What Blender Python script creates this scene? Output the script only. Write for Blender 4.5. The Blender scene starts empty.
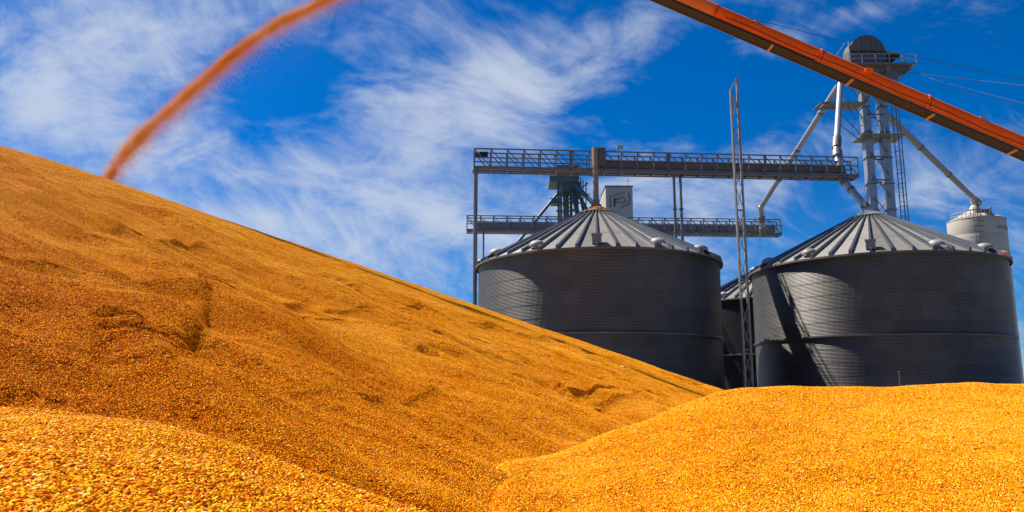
import bpy, math, random
import numpy as np
from mathutils import Vector, Matrix, Euler

random.seed(7)
RNG = np.random.default_rng(11)
R_ = math.radians
scene = bpy.context.scene
COL = scene.collection

# ------------------------------------------------------------------ camera
F = 800.0                      # focal length in pixels of a 1024 wide picture
PITCH = R_(10.0)
EYE = np.array([0.0, 0.0, 3.0])
cam_d = bpy.data.cameras.new('camera')
cam_d.sensor_width = 36.0
cam_d.lens = 36.0 * F / 1024.0
cam_d.clip_start = 0.05
cam_d.clip_end = 4000.0
cam = bpy.data.objects.new('camera', cam_d)
cam.location = EYE
cam.rotation_euler = (math.pi / 2 + PITCH, 0, 0)
COL.objects.link(cam)
scene.camera = cam

# ------------------------------------------------------------------ sun and exposure
SUN_AZ = 61.0                  # degrees left of the view direction
SUN_EL = 54.0
sun_dir = Vector((-math.sin(R_(SUN_AZ)) * math.cos(R_(SUN_EL)),
                  math.cos(R_(SUN_AZ)) * math.cos(R_(SUN_EL)), math.sin(R_(SUN_EL))))
sl = bpy.data.lights.new('sun', 'SUN')
sl.energy = 5.0
sl.angle = R_(0.55)
sl.color = (1.0, 0.93, 0.82)
so = bpy.data.objects.new('sun', sl)
so.rotation_euler = (-sun_dir).to_track_quat('-Z', 'Y').to_euler()
so.location = (-40, 30, 60)
COL.objects.link(so)
scene.view_settings.view_transform = 'Standard'
scene.view_settings.look = 'None'
scene.view_settings.exposure = 0.93
scene.view_settings.gamma = 1.0
scene.cycles.use_denoising = True
scene.cycles.max_bounces = 5
scene.cycles.diffuse_bounces = 2
scene.cycles.glossy_bounces = 2
scene.cycles.transparent_max_bounces = 4


# ------------------------------------------------------------------ node expression helper
class E:
    """A float socket of a node tree with operators that add math nodes."""
    def __init__(s, nt, sock): s.nt, s.s = nt, sock
    def _op(s, op, *a):
        n = s.nt.nodes.new('ShaderNodeMath'); n.operation = op
        for i, v in enumerate((s,) + a):
            if isinstance(v, E): s.nt.links.new(v.s, n.inputs[i])
            else: n.inputs[i].default_value = v
        return E(s.nt, n.outputs[0])
    def __add__(s, o): return s._op('ADD', o)
    def __radd__(s, o): return s._op('ADD', o)
    def __sub__(s, o): return s._op('SUBTRACT', o)
    def __mul__(s, o): return s._op('MULTIPLY', o)
    def __rmul__(s, o): return s._op('MULTIPLY', o)
    def __truediv__(s, o): return s._op('DIVIDE', o)
    def f(s, op, *a): return s._op(op, *a)
    def smooth(s, lo, hi, a=0.0, b=1.0):
        n = s.nt.nodes.new('ShaderNodeMapRange'); n.interpolation_type = 'SMOOTHSTEP'
        s.nt.links.new(s.s, n.inputs['Value'])
        n.inputs['From Min'].default_value = lo; n.inputs['From Max'].default_value = hi
        n.inputs['To Min'].default_value = a; n.inputs['To Max'].default_value = b
        return E(s.nt, n.outputs['Result'])


def noise(nt, vec, scale, detail=4, rough=0.5, dist=0.0):
    n = nt.nodes.new('ShaderNodeTexNoise')
    n.inputs['Scale'].default_value = scale; n.inputs['Detail'].default_value = detail
    n.inputs['Roughness'].default_value = rough; n.inputs['Distortion'].default_value = dist
    if vec is not None: nt.links.new(vec, n.inputs['Vector'])
    return E(nt, n.outputs['Fac'])


def comb(nt, x, y, z):
    n = nt.nodes.new('ShaderNodeCombineXYZ')
    for i, v in enumerate((x, y, z)):
        if isinstance(v, E): nt.links.new(v.s, n.inputs[i])
        else: n.inputs[i].default_value = v
    return n.outputs[0]


def mixc(nt, fac, a, b, mode='MIX'):
    n = nt.nodes.new('ShaderNodeMix'); n.data_type = 'RGBA'; n.blend_type = mode
    if isinstance(fac, E): nt.links.new(fac.s, n.inputs[0])
    else: n.inputs[0].default_value = fac
    for k, v in ((6, a), (7, b)):
        if isinstance(v, (tuple, list)): n.inputs[k].default_value = (*v[:3], 1)
        else: nt.links.new(v, n.inputs[k])
    return n.outputs[2]


# ------------------------------------------------------------------ pixel <-> world
CP, SP = math.cos(PITCH), math.sin(PITCH)


def U(px, py, Y):
    """world point on the ray through a pixel of the photograph at world depth Y"""
    u, v = (px - 512) / F, (256 - py) / F
    d = np.array([u, CP - v * SP, SP + v * CP])
    return EYE + d * (Y / d[1])


def sky_angles(px, py):
    u, v = (px - 512) / F, (256 - py) / F
    d = np.array([u, CP - v * SP, SP + v * CP]); d /= np.linalg.norm(d)
    return math.atan2(d[0], d[1]), math.asin(d[2])


# ------------------------------------------------------------------ world: sky with high cirrus
world = bpy.data.worlds.new('World'); scene.world = world; world.use_nodes = True
nt = world.node_tree; nt.nodes.clear()
out = nt.nodes.new('ShaderNodeOutputWorld'); bg = nt.nodes.new('ShaderNodeBackground')
sky = nt.nodes.new('ShaderNodeTexSky'); sky.sky_type = 'NISHITA'; sky.sun_disc = False
sky.sun_elevation = R_(SUN_EL); sky.sun_rotation = R_(-SUN_AZ)
sky.air_density = 1.0; sky.dust_density = 0.2; sky.ozone_density = 4.0
tc = nt.nodes.new('ShaderNodeTexCoord')
sx = nt.nodes.new('ShaderNodeSeparateXYZ'); nt.links.new(tc.outputs['Generated'], sx.inputs[0])
X, Y, Z = (E(nt, sx.outputs[i]) for i in range(3))
az = X.f('ARCTAN2', Y)
el = Z.f('ARCSINE')
# cloud sheet coordinates: a plane far overhead
zz = Z.f('MAXIMUM', 0.0) + 0.45
cu, cv = X / zz, Y / zz
# streak direction of the cirrus
ca, sa = math.cos(R_(28)), math.sin(R_(28))
su = cu * ca + cv * sa
sv = cv * ca - cu * sa
warp = noise(nt, comb(nt, cu, cv, 3.1), 1.3, 3, 0.55)
warp2 = noise(nt, comb(nt, cu, cv, 8.7), 1.1, 3, 0.55)
n1 = noise(nt, comb(nt, su * 0.95 + warp * 1.1, sv * 1.1 + warp2 * 1.1, 0.4), 3.4, 9, 0.62)
n2 = noise(nt, comb(nt, su * 0.9 + warp2 * 1.0, sv * 1.35 + warp * 1.0, 5.0), 8.0, 8, 0.65)
n3 = noise(nt, comb(nt, cu + warp, cv + warp2, 9.0), 9.0, 5, 0.6)
BLOBS = [  # px, py, half length px, half width px, tilt deg (up to the right), weight
    (40, 70, 170, 110, 60, 0.33), (150, 60, 120, 60, 35, 0.18), (60, 130, 90, 50, -30, 0.2),
    (235, 150, 90, 60, 20, 0.26), (290, 225, 110, 45, -20, 0.34), (440, 120, 200, 62, 24, 0.48),
    (590, 50, 170, 38, 27, 0.34), (400, 215, 130, 70, 8, 0.40), (480, 270, 90, 50, 0, 0.26),
    (660, 195, 220, 46, 4, 0.42), (830, 25, 110, 14, 11, 0.26), (560, 235, 140, 50, 0, 0.34),
    (960, 170, 120, 40, 25, 0.30), (800, 150, 90, 24, 14, 0.22), (1010, 330, 120, 90, 0, 0.34), (380, 30, 60, 20, 10, 0.2),
    (265, 105, 75, 45, 55, -0.30), (330, 75, 70, 40, 20, -0.34), (240, 195, 45, 14, -8, -0.30),
    (345, 195, 50, 32, 60, -0.22), (680, 110, 120, 36, 12, -0.22), (930, 60, 190, 70, 8, -0.30),
    (790, 90, 100, 50, 0, -0.14), (130, 85, 40, 14, 0, -0.18), (90, 8, 50, 16, 0, -0.14),
]
cov = None
for (px, py, a, b, tilt, wgt) in BLOBS:
    A0, E0 = sky_angles(px, py)
    da, de = az - A0, el - E0
    da = da * math.cos(E0)
    c_, s_ = math.cos(R_(tilt)), math.sin(R_(tilt))
    p = (da * c_ + de * s_) / (a / F)
    q = (de * c_ - da * s_) / (b / F)
    g = (p * p + q * q) * -1.0
    g = g.f('EXPONENT') * wgt
    cov = g if cov is None else cov + g
n4 = noise(nt, comb(nt, su * 1.0 + warp2 * 1.1, sv * 1.5 + warp * 1.2, 2.0), 20.0, 6, 0.65)
dens = n1 * 1.7 + n2 * 0.95 + n3 * 0.22 + n4 * 0.28 + cov * 0.82
cl = dens.smooth(1.52, 2.36) * el.smooth(-0.03, 0.03)
cl = cl * 0.83
haze_low = el.smooth(0.0, 0.30, 0.12, 0.0)
hs = nt.nodes.new('ShaderNodeHueSaturation')
hs.inputs['Hue'].default_value = 0.5; hs.inputs['Saturation'].default_value = 1.36
hs.inputs['Value'].default_value = 0.78
nt.links.new(mixc(nt, 1.0, sky.outputs[0], (0.50, 0.80, 1.22), 'MULTIPLY'), hs.inputs['Color'])
# strength of the clouds follows the sky brightness scale (Nishita is bright)
colr = mixc(nt, cl + haze_low, hs.outputs[0], (5.6, 6.2, 7.2))
nt.links.new(colr, bg.inputs['Color'])
bg.inputs['Strength'].default_value = 0.058
nt.links.new(bg.outputs[0], out.inputs[0])
world.cycles.sampling_method = 'MANUAL'
world.cycles.sample_map_resolution = 256


# ------------------------------------------------------------------ materials
def mat(name, color, rough=0.6, metal=0.0, var=0.25, vscale=3.0, streak=False, bump=0.0, bscale=40.0,
        rust=None, rust_amt=0.0, spec=0.5, rvar=0.0, aniso=None):
    m = bpy.data.materials.new(name); m.use_nodes = True
    t = m.node_tree; b = t.nodes['Principled BSDF']
    g = t.nodes.new('ShaderNodeTexCoord')
    v = g.outputs['Object']
    if streak:
        mp = t.nodes.new('ShaderNodeMapping'); t.links.new(v, mp.inputs[0])
        mp.inputs['Scale'].default_value = (1, 1, 0.12); v = mp.outputs[0]
    n = noise(t, v, vscale, 5, 0.6)
    oi = t.nodes.new('ShaderNodeObjectInfo'); rnd = E(t, oi.outputs['Random'])
    k = n * (2 * var) + (1 - var) + (rnd - 0.5) * rvar
    s = t.nodes.new('ShaderNodeVectorMath'); s.operation = 'SCALE'
    s.inputs[0].default_value = color; t.links.new(k.s, s.inputs['Scale'])
    c = s.outputs[0]
    if rust:
        n2_ = noise(t, g.outputs['Object'], vscale * 1.7, 8, 0.7)
        c = mixc(t, n2_.smooth(0.62 - rust_amt, 0.74 - rust_amt), c, rust)
    t.links.new(c, b.inputs['Base Color'])
    b.inputs['Roughness'].default_value = rough; b.inputs['Metallic'].default_value = metal
    b.inputs['Specular IOR Level'].default_value = spec
    if bump:
        bn = t.nodes.new('ShaderNodeBump'); bn.inputs['Strength'].default_value = bump
        t.links.new(noise(t, g.outputs['Object'], bscale, 3, 0.6).s, bn.inputs['Height'])
        t.links.new(bn.outputs[0], b.inputs['Normal'])
    return m


M = {}
M['wall'] = mat('galvanised_wall', (0.100, 0.096, 0.090), 0.48, 0.70, 0.32, 0.6, True, 0.05, 30, rvar=0.10)


def sheet_variation(m, count, amt):
    """each curved wall sheet has weathered a little differently"""
    t = m.node_tree; b = t.nodes['Principled BSDF']
    src = b.inputs['Base Color'].links[0].from_socket
    g = t.nodes.new('ShaderNodeTexCoord'); sp = t.nodes.new('ShaderNodeSeparateXYZ'); t.links.new(g.outputs['Object'], sp.inputs[0])
    oi = t.nodes.new('ShaderNodeObjectInfo')
    a = E(t, sp.outputs[1]).f('ARCTAN2', E(t, sp.outputs[0])) * (count / (2 * math.pi)) + 50.0
    wn = t.nodes.new('ShaderNodeTexWhiteNoise'); wn.noise_dimensions = '2D'
    t.links.new(comb(t, a.f('FLOOR'), E(t, oi.outputs['Random']) * 97.0, 0.0), wn.inputs['Vector'])
    seam = a.f('FRACT').f('SUBTRACT', 0.5).f('ABSOLUTE').smooth(0.488, 0.496, 1.0, 0.84)
    k = (E(t, wn.outputs['Value']) * (2 * amt) + (1 - amt)) * seam
    v = t.nodes.new('ShaderNodeVectorMath'); v.operation = 'SCALE'
    t.links.new(src, v.inputs[0]); t.links.new(k.s, v.inputs['Scale']); t.links.new(v.outputs[0], b.inputs['Base Color'])


sheet_variation(M['wall'], 25, 0.10)
M['shade_wall'] = mat('shade_dark_wall', (0.018, 0.018, 0.019), 0.8, 0.0, 0.5, 0.5, True, 0.05, 30, rvar=0.2, spec=0.1)  # back bin's wall, colour darkened to stand for shade in the gap
M['roof'] = mat('galvanised_roof', (0.185, 0.172, 0.150), 0.58, 0.12, 0.30, 0.9, False, 0.08, 12, rvar=0.7,
                rust=(0.24, 0.13, 0.07), rust_amt=-0.02)
M['roof_rib'] = mat('roof_rib_steel', (0.13, 0.14, 0.155), 0.42, 0.75, 0.25, 0.8, rvar=0.3)
M['rusty_roof'] = mat('rusty_roof_sheet', (0.26, 0.14, 0.085), 0.7, 0.1, 0.35, 1.2, False, 0.1, 20,
                      rust=(0.20, 0.07, 0.03), rust_amt=0.12)
M['rust'] = mat('orange_rust', (0.34, 0.14, 0.045), 0.8, 0.0, 0.4, 3, False, 0.2, 25)
M['vent'] = mat('vent_steel', (0.24, 0.235, 0.225), 0.6, 0.15, 0.35, 2.5, rvar=0.5)
M['dark'] = mat('dark_opening', (0.02, 0.02, 0.02), 0.9)
M['steel'] = mat('weathered_steel', (0.17, 0.165, 0.16), 0.5, 0.45, 0.25, 1.5, rvar=0.3)
M['galv'] = mat('bright_galvanised', (0.33, 0.34, 0.35), 0.38, 0.5, 0.2, 1.2, rvar=0.15)
M['brown'] = mat('brown_conveyor_steel', (0.115, 0.098, 0.088), 0.6, 0.2, 0.35, 1.2, rust=(0.18, 0.09, 0.05), rust_amt=0.02)
M['teal'] = mat('teal_painted_steel', (0.06, 0.105, 0.11), 0.55, 0.1, 0.3, 1.0, rvar=0.3)
M['tan_pipe'] = mat('stained_spout', (0.30, 0.20, 0.12), 0.6, 0.2, 0.35, 1.5, rust=(0.28, 0.13, 0.05), rust_amt=0.06)
M['orange'] = mat('orange_enamel', (0.86, 0.120, 0.003), 0.5, 0.0, 0.34, 1.8, False, 0.06, 8, spec=0.12, rust=(0.42, 0.085, 0.012), rust_amt=0.02)
M['orange2'] = mat('faded_orange_enamel', (0.85, 0.19, 0.03), 0.5, 0.0, 0.16, 2.0, False, 0.04, 8, spec=0.12)
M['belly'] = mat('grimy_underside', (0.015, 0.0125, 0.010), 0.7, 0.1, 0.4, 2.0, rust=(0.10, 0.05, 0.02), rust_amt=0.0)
M['bracket'] = mat('tan_bracket', (0.36, 0.20, 0.085), 0.6, 0.0, 0.3, 6)
M['white'] = mat('white_tank_paint', (0.41, 0.375, 0.30), 0.5, 0.0, 0.1, 0.5, True, rust=(0.30, 0.24, 0.18), rust_amt=-0.01)
M['concrete'] = mat('grey_concrete', (0.34, 0.33, 0.32), 0.85, 0, 0.16, 0.25, True, 0.05, 6)
M['black'] = mat('black_lettering', (0.02, 0.02, 0.022), 0.6, var=0.1)
M['maroon'] = mat('faded_maroon_line', (0.13, 0.09, 0.10), 0.7, var=0.15)
M['redrust'] = mat('red_primer', (0.34, 0.08, 0.05), 0.7, var=0.35, vscale=1.2)
M['wire'] = mat('wire_black', (0.03, 0.03, 0.035), 0.6, var=0.1)
M['gravel'] = mat('gravel_ground', (0.16, 0.145, 0.125), 0.95, 0, 0.35, 0.4, False, 0.6, 6)
M['husk'] = mat('dry_husk', (0.70, 0.60, 0.36), 0.7, 0, 0.2, 60)
M['cob'] = mat('grey_cob', (0.24, 0.23, 0.15), 0.8, 0, 0.35, 120, False, 0.4, 260)


def corn_material(name, attr, stream=False):
    m = bpy.data.materials.new(name); m.use_nodes = True
    t = m.node_tree; b = t.nodes['Principled BSDF']
    geo = t.nodes.new('ShaderNodeNewGeometry')
    big = noise(t, geo.outputs['Position'], 0.55, 4, 0.6)
    mid = noise(t, geo.outputs['Position'], 3.0, 3, 0.6)
    if attr:
        a = t.nodes.new('ShaderNodeAttribute'); a.attribute_name = attr
        k = E(t, a.outputs['Fac'])
    else:
        k = noise(t, geo.outputs['Position'], 95, 2, 0.6).smooth(0.25, 0.75)
    # redder corn spilled in one area of the big heap
    vd = t.nodes.new('ShaderNodeVectorMath'); vd.operation = 'DISTANCE'
    t.links.new(geo.outputs['Position'], vd.inputs[0]); vd.inputs[1].default_value = (-2.7, 5.9, 3.8)
    red = (E(t, vd.outputs['Value']) + (big - 0.5) * 3.0).smooth(1.0, 5.5, -0.19, 0.0)
    vn_ = t.nodes.new('ShaderNodeVectorMath'); vn_.operation = 'DISTANCE'
    t.links.new(geo.outputs['Position'], vn_.inputs[0]); vn_.inputs[1].default_value = (-0.9, 1.5, 2.9)
    red = red + (E(t, vn_.outputs['Value']) + (mid - 0.5) * 0.8).smooth(1.2, 2.6, -0.03, 0.0)
    k = k + (big - 0.5) * 0.46 + (mid - 0.5) * 0.26 + red
    r = t.nodes.new('ShaderNodeValToRGB'); t.links.new(k.s, r.inputs[0])
    e = r.color_ramp.elements
    stops = [(0.0, (0.38, 0.070, 0.004)), (0.16, (0.72, 0.165, 0.004)), (0.42, (0.82, 0.315, 0.003)),
             (0.66, (0.85, 0.430, 0.006)), (0.88, (0.87, 0.53, 0.020)), (1.0, (0.86, 0.62, 0.20))]
    e[0].position, e[0].color = stops[0][0], (*stops[0][1], 1)
    e[1].position, e[1].color = stops[-1][0], (*stops[-1][1], 1)
    for p, c in stops[1:-1]:
        x = e.new(p); x.color = (*c, 1)
    t.links.new(r.outputs[0], b.inputs['Base Color'])
    b.inputs['Roughness'].default_value = 0.40
    b.inputs['Specular IOR Level'].default_value = 0.01
    b.inputs['Specular Tint'].default_value = (1.0, 0.62, 0.16, 1)
    return m


M['kernel'] = corn_material('corn_kernel', 'kc')
M['corn_base'] = corn_material('corn_heap', None)
M['stream'] = corn_material('flying_corn', 'kc', True)


# ------------------------------------------------------------------ mesh builder
class MB:
    def __init__(s): s.v, s.f = [], []

    def add(s, vs, fs):
        o = len(s.v); s.v += [tuple(map(float, p)) for p in vs]; s.f += [tuple(i + o for i in q) for q in fs]; return s

    def box(s, c, size, rz=0.0):
        x, y, z = (d / 2 for d in size); c_, s_ = math.cos(rz), math.sin(rz); vs = []
        for dz in (-z, z):
            for dx, dy in ((-x, -y), (x, -y), (x, y), (-x, y)):
                vs.append((c[0] + dx * c_ - dy * s_, c[1] + dx * s_ + dy * c_, c[2] + dz))
        return s.add(vs, [(3, 2, 1, 0), (4, 5, 6, 7), (0, 1, 5, 4), (1, 2, 6, 5), (2, 3, 7, 6), (3, 0, 4, 7)])

    def frame(s, p, q):
        d = Vector(q) - Vector(p); d.normalize()
        a = Vector((0, 0, 1)) if abs(d.z) < 0.95 else Vector((0, 1, 0))
        x = d.cross(a).normalized(); y = x.cross(d).normalized(); return x, y

    def bar(s, p, q, w, h=None):
        h = h or w; x, y = s.frame(p, q); vs = []
        for e in (p, q):
            for a, b in ((-1, -1), (1, -1), (1, 1), (-1, 1)):
                vs.append(Vector(e) + x * (a * w / 2) + y * (b * h / 2))
        return s.add(vs, [(3, 2, 1, 0), (4, 5, 6, 7), (0, 1, 5, 4), (1, 2, 6, 5), (2, 3, 7, 6), (3, 0, 4, 7)])

    def tube(s, p, q, r, r2=None, n=12):
        r2 = r if r2 is None else r2; x, y = s.frame(p, q); vs = []
        for e, rr in ((p, r), (q, r2)):
            for i in range(n):
                a = 2 * math.pi * i / n
                vs.append(Vector(e) + x * (math.cos(a) * rr) + y * (math.sin(a) * rr))
        fs = [(i, (i + 1) % n, n + (i + 1) % n, n + i) for i in range(n)]
        return s.add(vs, fs + [tuple(range(n))[::-1], tuple(range(n, 2 * n))])

    def lathe(s, prof, n=48, c=(0, 0, 0), cap=False):
        vs = []
        for (r, z) in prof:
            for i in range(n):
                a = 2 * math.pi * i / n
                vs.append((c[0] + r * math.cos(a), c[1] + r * math.sin(a), c[2] + z))
        fs = []
        for k in range(len(prof) - 1):
            for i in range(n):
                j = (i + 1) % n
                fs.append((k * n + i, k * n + j, (k + 1) * n + j, (k + 1) * n + i))
        if cap:
            fs.append(tuple(range(n))[::-1]); fs.append(tuple((len(prof) - 1) * n + i for i in range(n)))
        return s.add(vs, fs)

    def mesh(s, name, m, smooth=False):
        me = bpy.data.meshes.new(name); me.from_pydata(s.v, [], s.f); me.materials.append(m)
        if smooth:
            me.polygons.foreach_set('use_smooth', [True] * len(me.polygons))
            try: me.set_sharp_from_angle(angle=R_(42))
            except Exception: pass
        me.update(); return me


BASE = {}


def link(name, data, parent=None, loc=(0, 0, 0), rot=(0, 0, 0)):
    o = bpy.data.objects.new(name, data); COL.objects.link(o)
    o.parent = parent; o.location = loc; o.rotation_euler = rot
    return o


def tag(o, label=None, cat=None, group=None, kind=None):
    if label: o['label'] = label
    if cat: o['category'] = cat
    if group: o['group'] = group
    if kind: o['kind'] = kind
    return o


def thing(name, label, cat, loc, group=None, rz=0.0):
    o = link(name, None, None, loc, (0, 0, rz)); o.empty_display_size = 0.3
    BASE[o.name] = np.array(loc, float)
    return tag(o, label, cat, group)


def part(name, mb, m, parent, smooth=False, label=None):
    """mb holds world coordinates; stored relative to the base of the thing"""
    r = parent
    while r.parent: r = r.parent
    b = BASE[r.name]
    mb.v = [(p[0] - b[0], p[1] - b[1], p[2] - b[2]) for p in mb.v]
    o = link(name, mb.mesh(name, m, smooth), parent)
    if label: o['label'] = label
    return o


def single(name, mb, m, label, cat, base, smooth=False, group=None, kind=None):
    b = base
    mb.v = [(p[0] - b[0], p[1] - b[1], p[2] - b[2]) for p in mb.v]
    o = link(name, mb.mesh(name, m, smooth), None, tuple(b))
    BASE[o.name] = np.array(b, float)
    return tag(o, label, cat, group, kind)


# ------------------------------------------------------------------ numpy noise
def vnoise(x, y, seed=0):
    xi, yi = np.floor(x).astype(np.int64), np.floor(y).astype(np.int64)
    xf, yf = x - xi, y - yi

    def h(a, b):
        n = (a * 374761393 + b * 668265263 + seed * 974711) & 0x7fffffff
        n = ((n ^ (n >> 13)) * 1274126177) & 0x7fffffff
        return ((n ^ (n >> 16)) & 0xffff) / 65535.0
    u, v = xf * xf * (3 - 2 * xf), yf * yf * (3 - 2 * yf)
    return ((h(xi, yi) * (1 - u) + h(xi + 1, yi) * u) * (1 - v) +
            (h(xi, yi + 1) * (1 - u) + h(xi + 1, yi + 1) * u) * v) * 2 - 1


def fbm(x, y, seed=0, oct=4):
    s, a = 0, 1.0
    for k in range(oct):
        s = s + a * vnoise(x * 2 ** k + 17.3 * k, y * 2 ** k - 9.1 * k, seed + k); a *= 0.5
    return s


def smin(a, b, k):
    h = np.clip(0.5 + 0.5 * (b - a) / k, 0, 1)
    return b * (1 - h) + a * h - k * h * (1 - h)


# ------------------------------------------------------------------ ground
g = MB()
NG = 24
gx = np.sinh(np.linspace(-4.6, 4.6, NG)) * 40
for j in range(NG):
    for i in range(NG):
        g.v.append((gx[i], gx[j] + 60, 0.0))
for j in range(NG - 1):
    for i in range(NG - 1):
        a = j * NG + i; g.f.append((a, a + 1, a + 1 + NG, a + NG))
o = link('ground', g.mesh('ground', M['gravel'])); tag(o, kind='structure')

# ------------------------------------------------------------------ corn heaps (height fields)
P0, P1, PN = U(0, 141.5, 20.0), U(729, 391.5, 20.0), U(480, 486, 5.7)
nrm = np.cross(P1 - P0, PN - P0)
nrm = nrm if nrm[2] > 0 else -nrm
BIGN = nrm / np.linalg.norm(nrm)


def face_z(x, y):
    return PN[2] - (BIGN[0] * (x - PN[0]) + BIGN[1] * (y - PN[1])) / BIGN[2]


def on_face(px, py):
    u, v = (px - 512) / F, (256 - py) / F
    d = np.array([u, CP - v * SP, SP + v * CP])
    t = np.dot(BIGN, PN - EYE) / np.dot(BIGN, d)
    return (EYE + d * t)[:2]


SCARPS = [  # pixel polyline, drop at the foot as a share of distance, fade width share
    ([(186, 286), (212, 300), (208, 318), (203, 340), (182, 362), (174, 384), (150, 398)], 0.0304, 0.28),
    ([(120, 235), (160, 243), (206, 250)], 0.0234, 0.06), ([(140, 252), (154, 263)], 0.0202, 0.05),
    ([(296, 268), (345, 288), (420, 304), (480, 324), (560, 344), (632, 371)], 0.0128, 0.06),
    ([(240, 292), (292, 301), (330, 309), (385, 319)], 0.0149, 0.05),
    ([(540, 372), (566, 383), (592, 398), (622, 415), (640, 424)], 0.0168, 0.06),
    ([(490, 372), (540, 383), (600, 393), (650, 399)], 0.0149, 0.05),
    ([(0, 372), (60, 383), (95, 392)], 0.0202, 0.06),
    ([(84, 330), (96, 346), (90, 372)], 0.0202, 0.09),
    ([(0, 306), (40, 312)], 0.0123, 0.05),
    ([(395, 348), (430, 352), (470, 366)], 0.0149, 0.06),
    ([(255, 398), (330, 405), (410, 396), (470, 388)], 0.0123, 0.10),
    ([(660, 372), (690, 382), (706, 388)], 0.0102, 0.04),
    ([(160, 340), (120, 352)], 0.0123, 0.06),
    ([(380, 330), (440, 338), (500, 352), (560, 366)], 0.0094, 0.05),
    ([(60, 230), (110, 240), (150, 256)], 0.0102, 0.05),
]
SC = []
for pts, amp, wid in SCARPS:
    fine = []
    for (a, b) in zip(pts[:-1], pts[1:]):
        for t in np.linspace(0, 1, 5)[:-1]:
            fine.append((a[0] + (b[0] - a[0]) * t, a[1] + (b[1] - a[1]) * t))
    fine.append(pts[-1])
    fine = [(p[0] + random.uniform(-1.5, 1.5), p[1] + random.uniform(-0.8, 0.8)) for p in fine]
    SC.append((np.array([on_face(*p) for p in fine]), amp, wid))
DOWN = np.array([BIGN[0], BIGN[1]]) / np.hypot(BIGN[0], BIGN[1])


def big_z(x, y):
    d = np.hypot(x, y)
    z = face_z(x, y)
    fade = np.clip((d - 1.5) / 3, 0, 1)
    near_top = np.clip((20.5 - y) / 8.0, 0.06, 1.0)
    # long soft rolls, stretched along the slope, and finer unevenness
    ux, uy = x * DOWN[0] + y * DOWN[1], -x * DOWN[1] + y * DOWN[0]
    z = z + fade * near_top * (0.16 * fbm(ux * 0.26, uy * 0.75, 3, 3) + 0.09 * fbm(ux * 0.55, uy * 2.0, 8, 3))
    z = z + 0.012 * fbm(x * 2.6, y * 2.6, 21, 2)
    for P, amp, wid in SC:
        best = np.full(x.shape, 1e9); side = np.zeros(x.shape); tt = np.zeros(x.shape)
        L = np.concatenate([[0], np.cumsum(np.linalg.norm(np.diff(P, axis=0), axis=1))])
        for k in range(len(P) - 1):
            a, e = P[k], P[k + 1] - P[k]
            t = np.clip(((x - a[0]) * e[0] + (y - a[1]) * e[1]) / (e @ e), 0, 1)
            dx, dy = x - a[0] - t * e[0], y - a[1] - t * e[1]
            dd = np.hypot(dx, dy)
            # lower side is the one down the slope
            nx, ny = -e[1], e[0]
            if nx * DOWN[0] + ny * DOWN[1] < 0: nx, ny = -nx, -ny
            sd = np.sign(dx * nx + dy * ny)
            m = dd < best
            best = np.where(m, dd, best); side = np.where(m, sd, side); tt = np.where(m, L[k] + t * L[-1] * 0 + t * (L[k + 1] - L[k]), tt)
        tt = tt / L[-1]
        ends = np.clip(np.minimum(tt, 1 - tt) / 0.15, 0, 1)
        ends = ends * (best < 1e8) * (0.55 + 0.45 * vnoise(tt * 9 + 3, tt * 0 + 5, 5))
        h = amp * d
        w = wid * d
        s = side * best
        step = np.where(s > 0, -np.exp(-(s / w)), 0.08 * np.exp(-(-s / (w * 0.5)))) if wid < 0.2 else np.where(s > 0, -0.15 * np.exp(-s / (w * 0.3)), np.exp(-(-s / w)))
        edge = 1 - np.exp(-best / (0.006 * d + 0.015))
        z = z + ends * h * (step * edge)
    # far side of the ridge and rounded summit out of the picture on the left
    back = face_z(x, np.full_like(y, 20.0)) - 0.30 * (y - 20.0) + 0.05
    z = smin(z, back, 0.22)
    z = smin(z, 9.62 + 0.05 * (-x - 12) + 0.0 * y, 0.9)
    # the ridge comes down again beyond the left edge of the frame
    z = smin(z, 11.0 + 0.36 * (x + 20), 1.0)
    return np.maximum(z, -0.4)


def spline(px, py):
    px, py = np.array(px, float), np.array(py, float)
    m = np.gradient(py, px)

    def f(x):
        x = np.clip(x, px[0], px[-1])
        i = np.clip(np.searchsorted(px, x) - 1, 0, len(px) - 2)
        h = px[i + 1] - px[i]; t = (x - px[i]) / h
        return ((2 * t ** 3 - 3 * t ** 2 + 1) * py[i] + (t ** 3 - 2 * t ** 2 + t) * h * m[i] +
                (-2 * t ** 3 + 3 * t ** 2) * py[i + 1] + (t ** 3 - t ** 2) * h * m[i + 1])
    return f


def heap_fn(crest, front, back, k, seed, rough=1.0):
    """crest: list of (pixel x, pixel y, depth); the heap rises to it and falls away behind"""
    pts = [U(px, py, Yd) for px, py, Yd in crest]
    us = [p[0] / p[1] for p in pts]
    fy = spline(us, [p[1] for p in pts]); fz = spline(us, [p[2] for p in pts])
    fg = spline(us, [front(c[0]) for c in crest])

    def z(x, y):
        yy = np.maximum(y, 0.15)
        u = np.clip(x / yy, us[0], us[-1])
        Yc, Zc = fy(u), fz(u)
        zf = Zc + fg(u) * (yy - Yc) + k * 0.25
        zb = Zc - back * (yy - Yc) + k * 0.25
        r = smin(zf, zb, k)
        r = r + rough * (0.020 * fbm(x * 1.7, y * 1.7, seed, 3))
        return r
    return z


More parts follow.
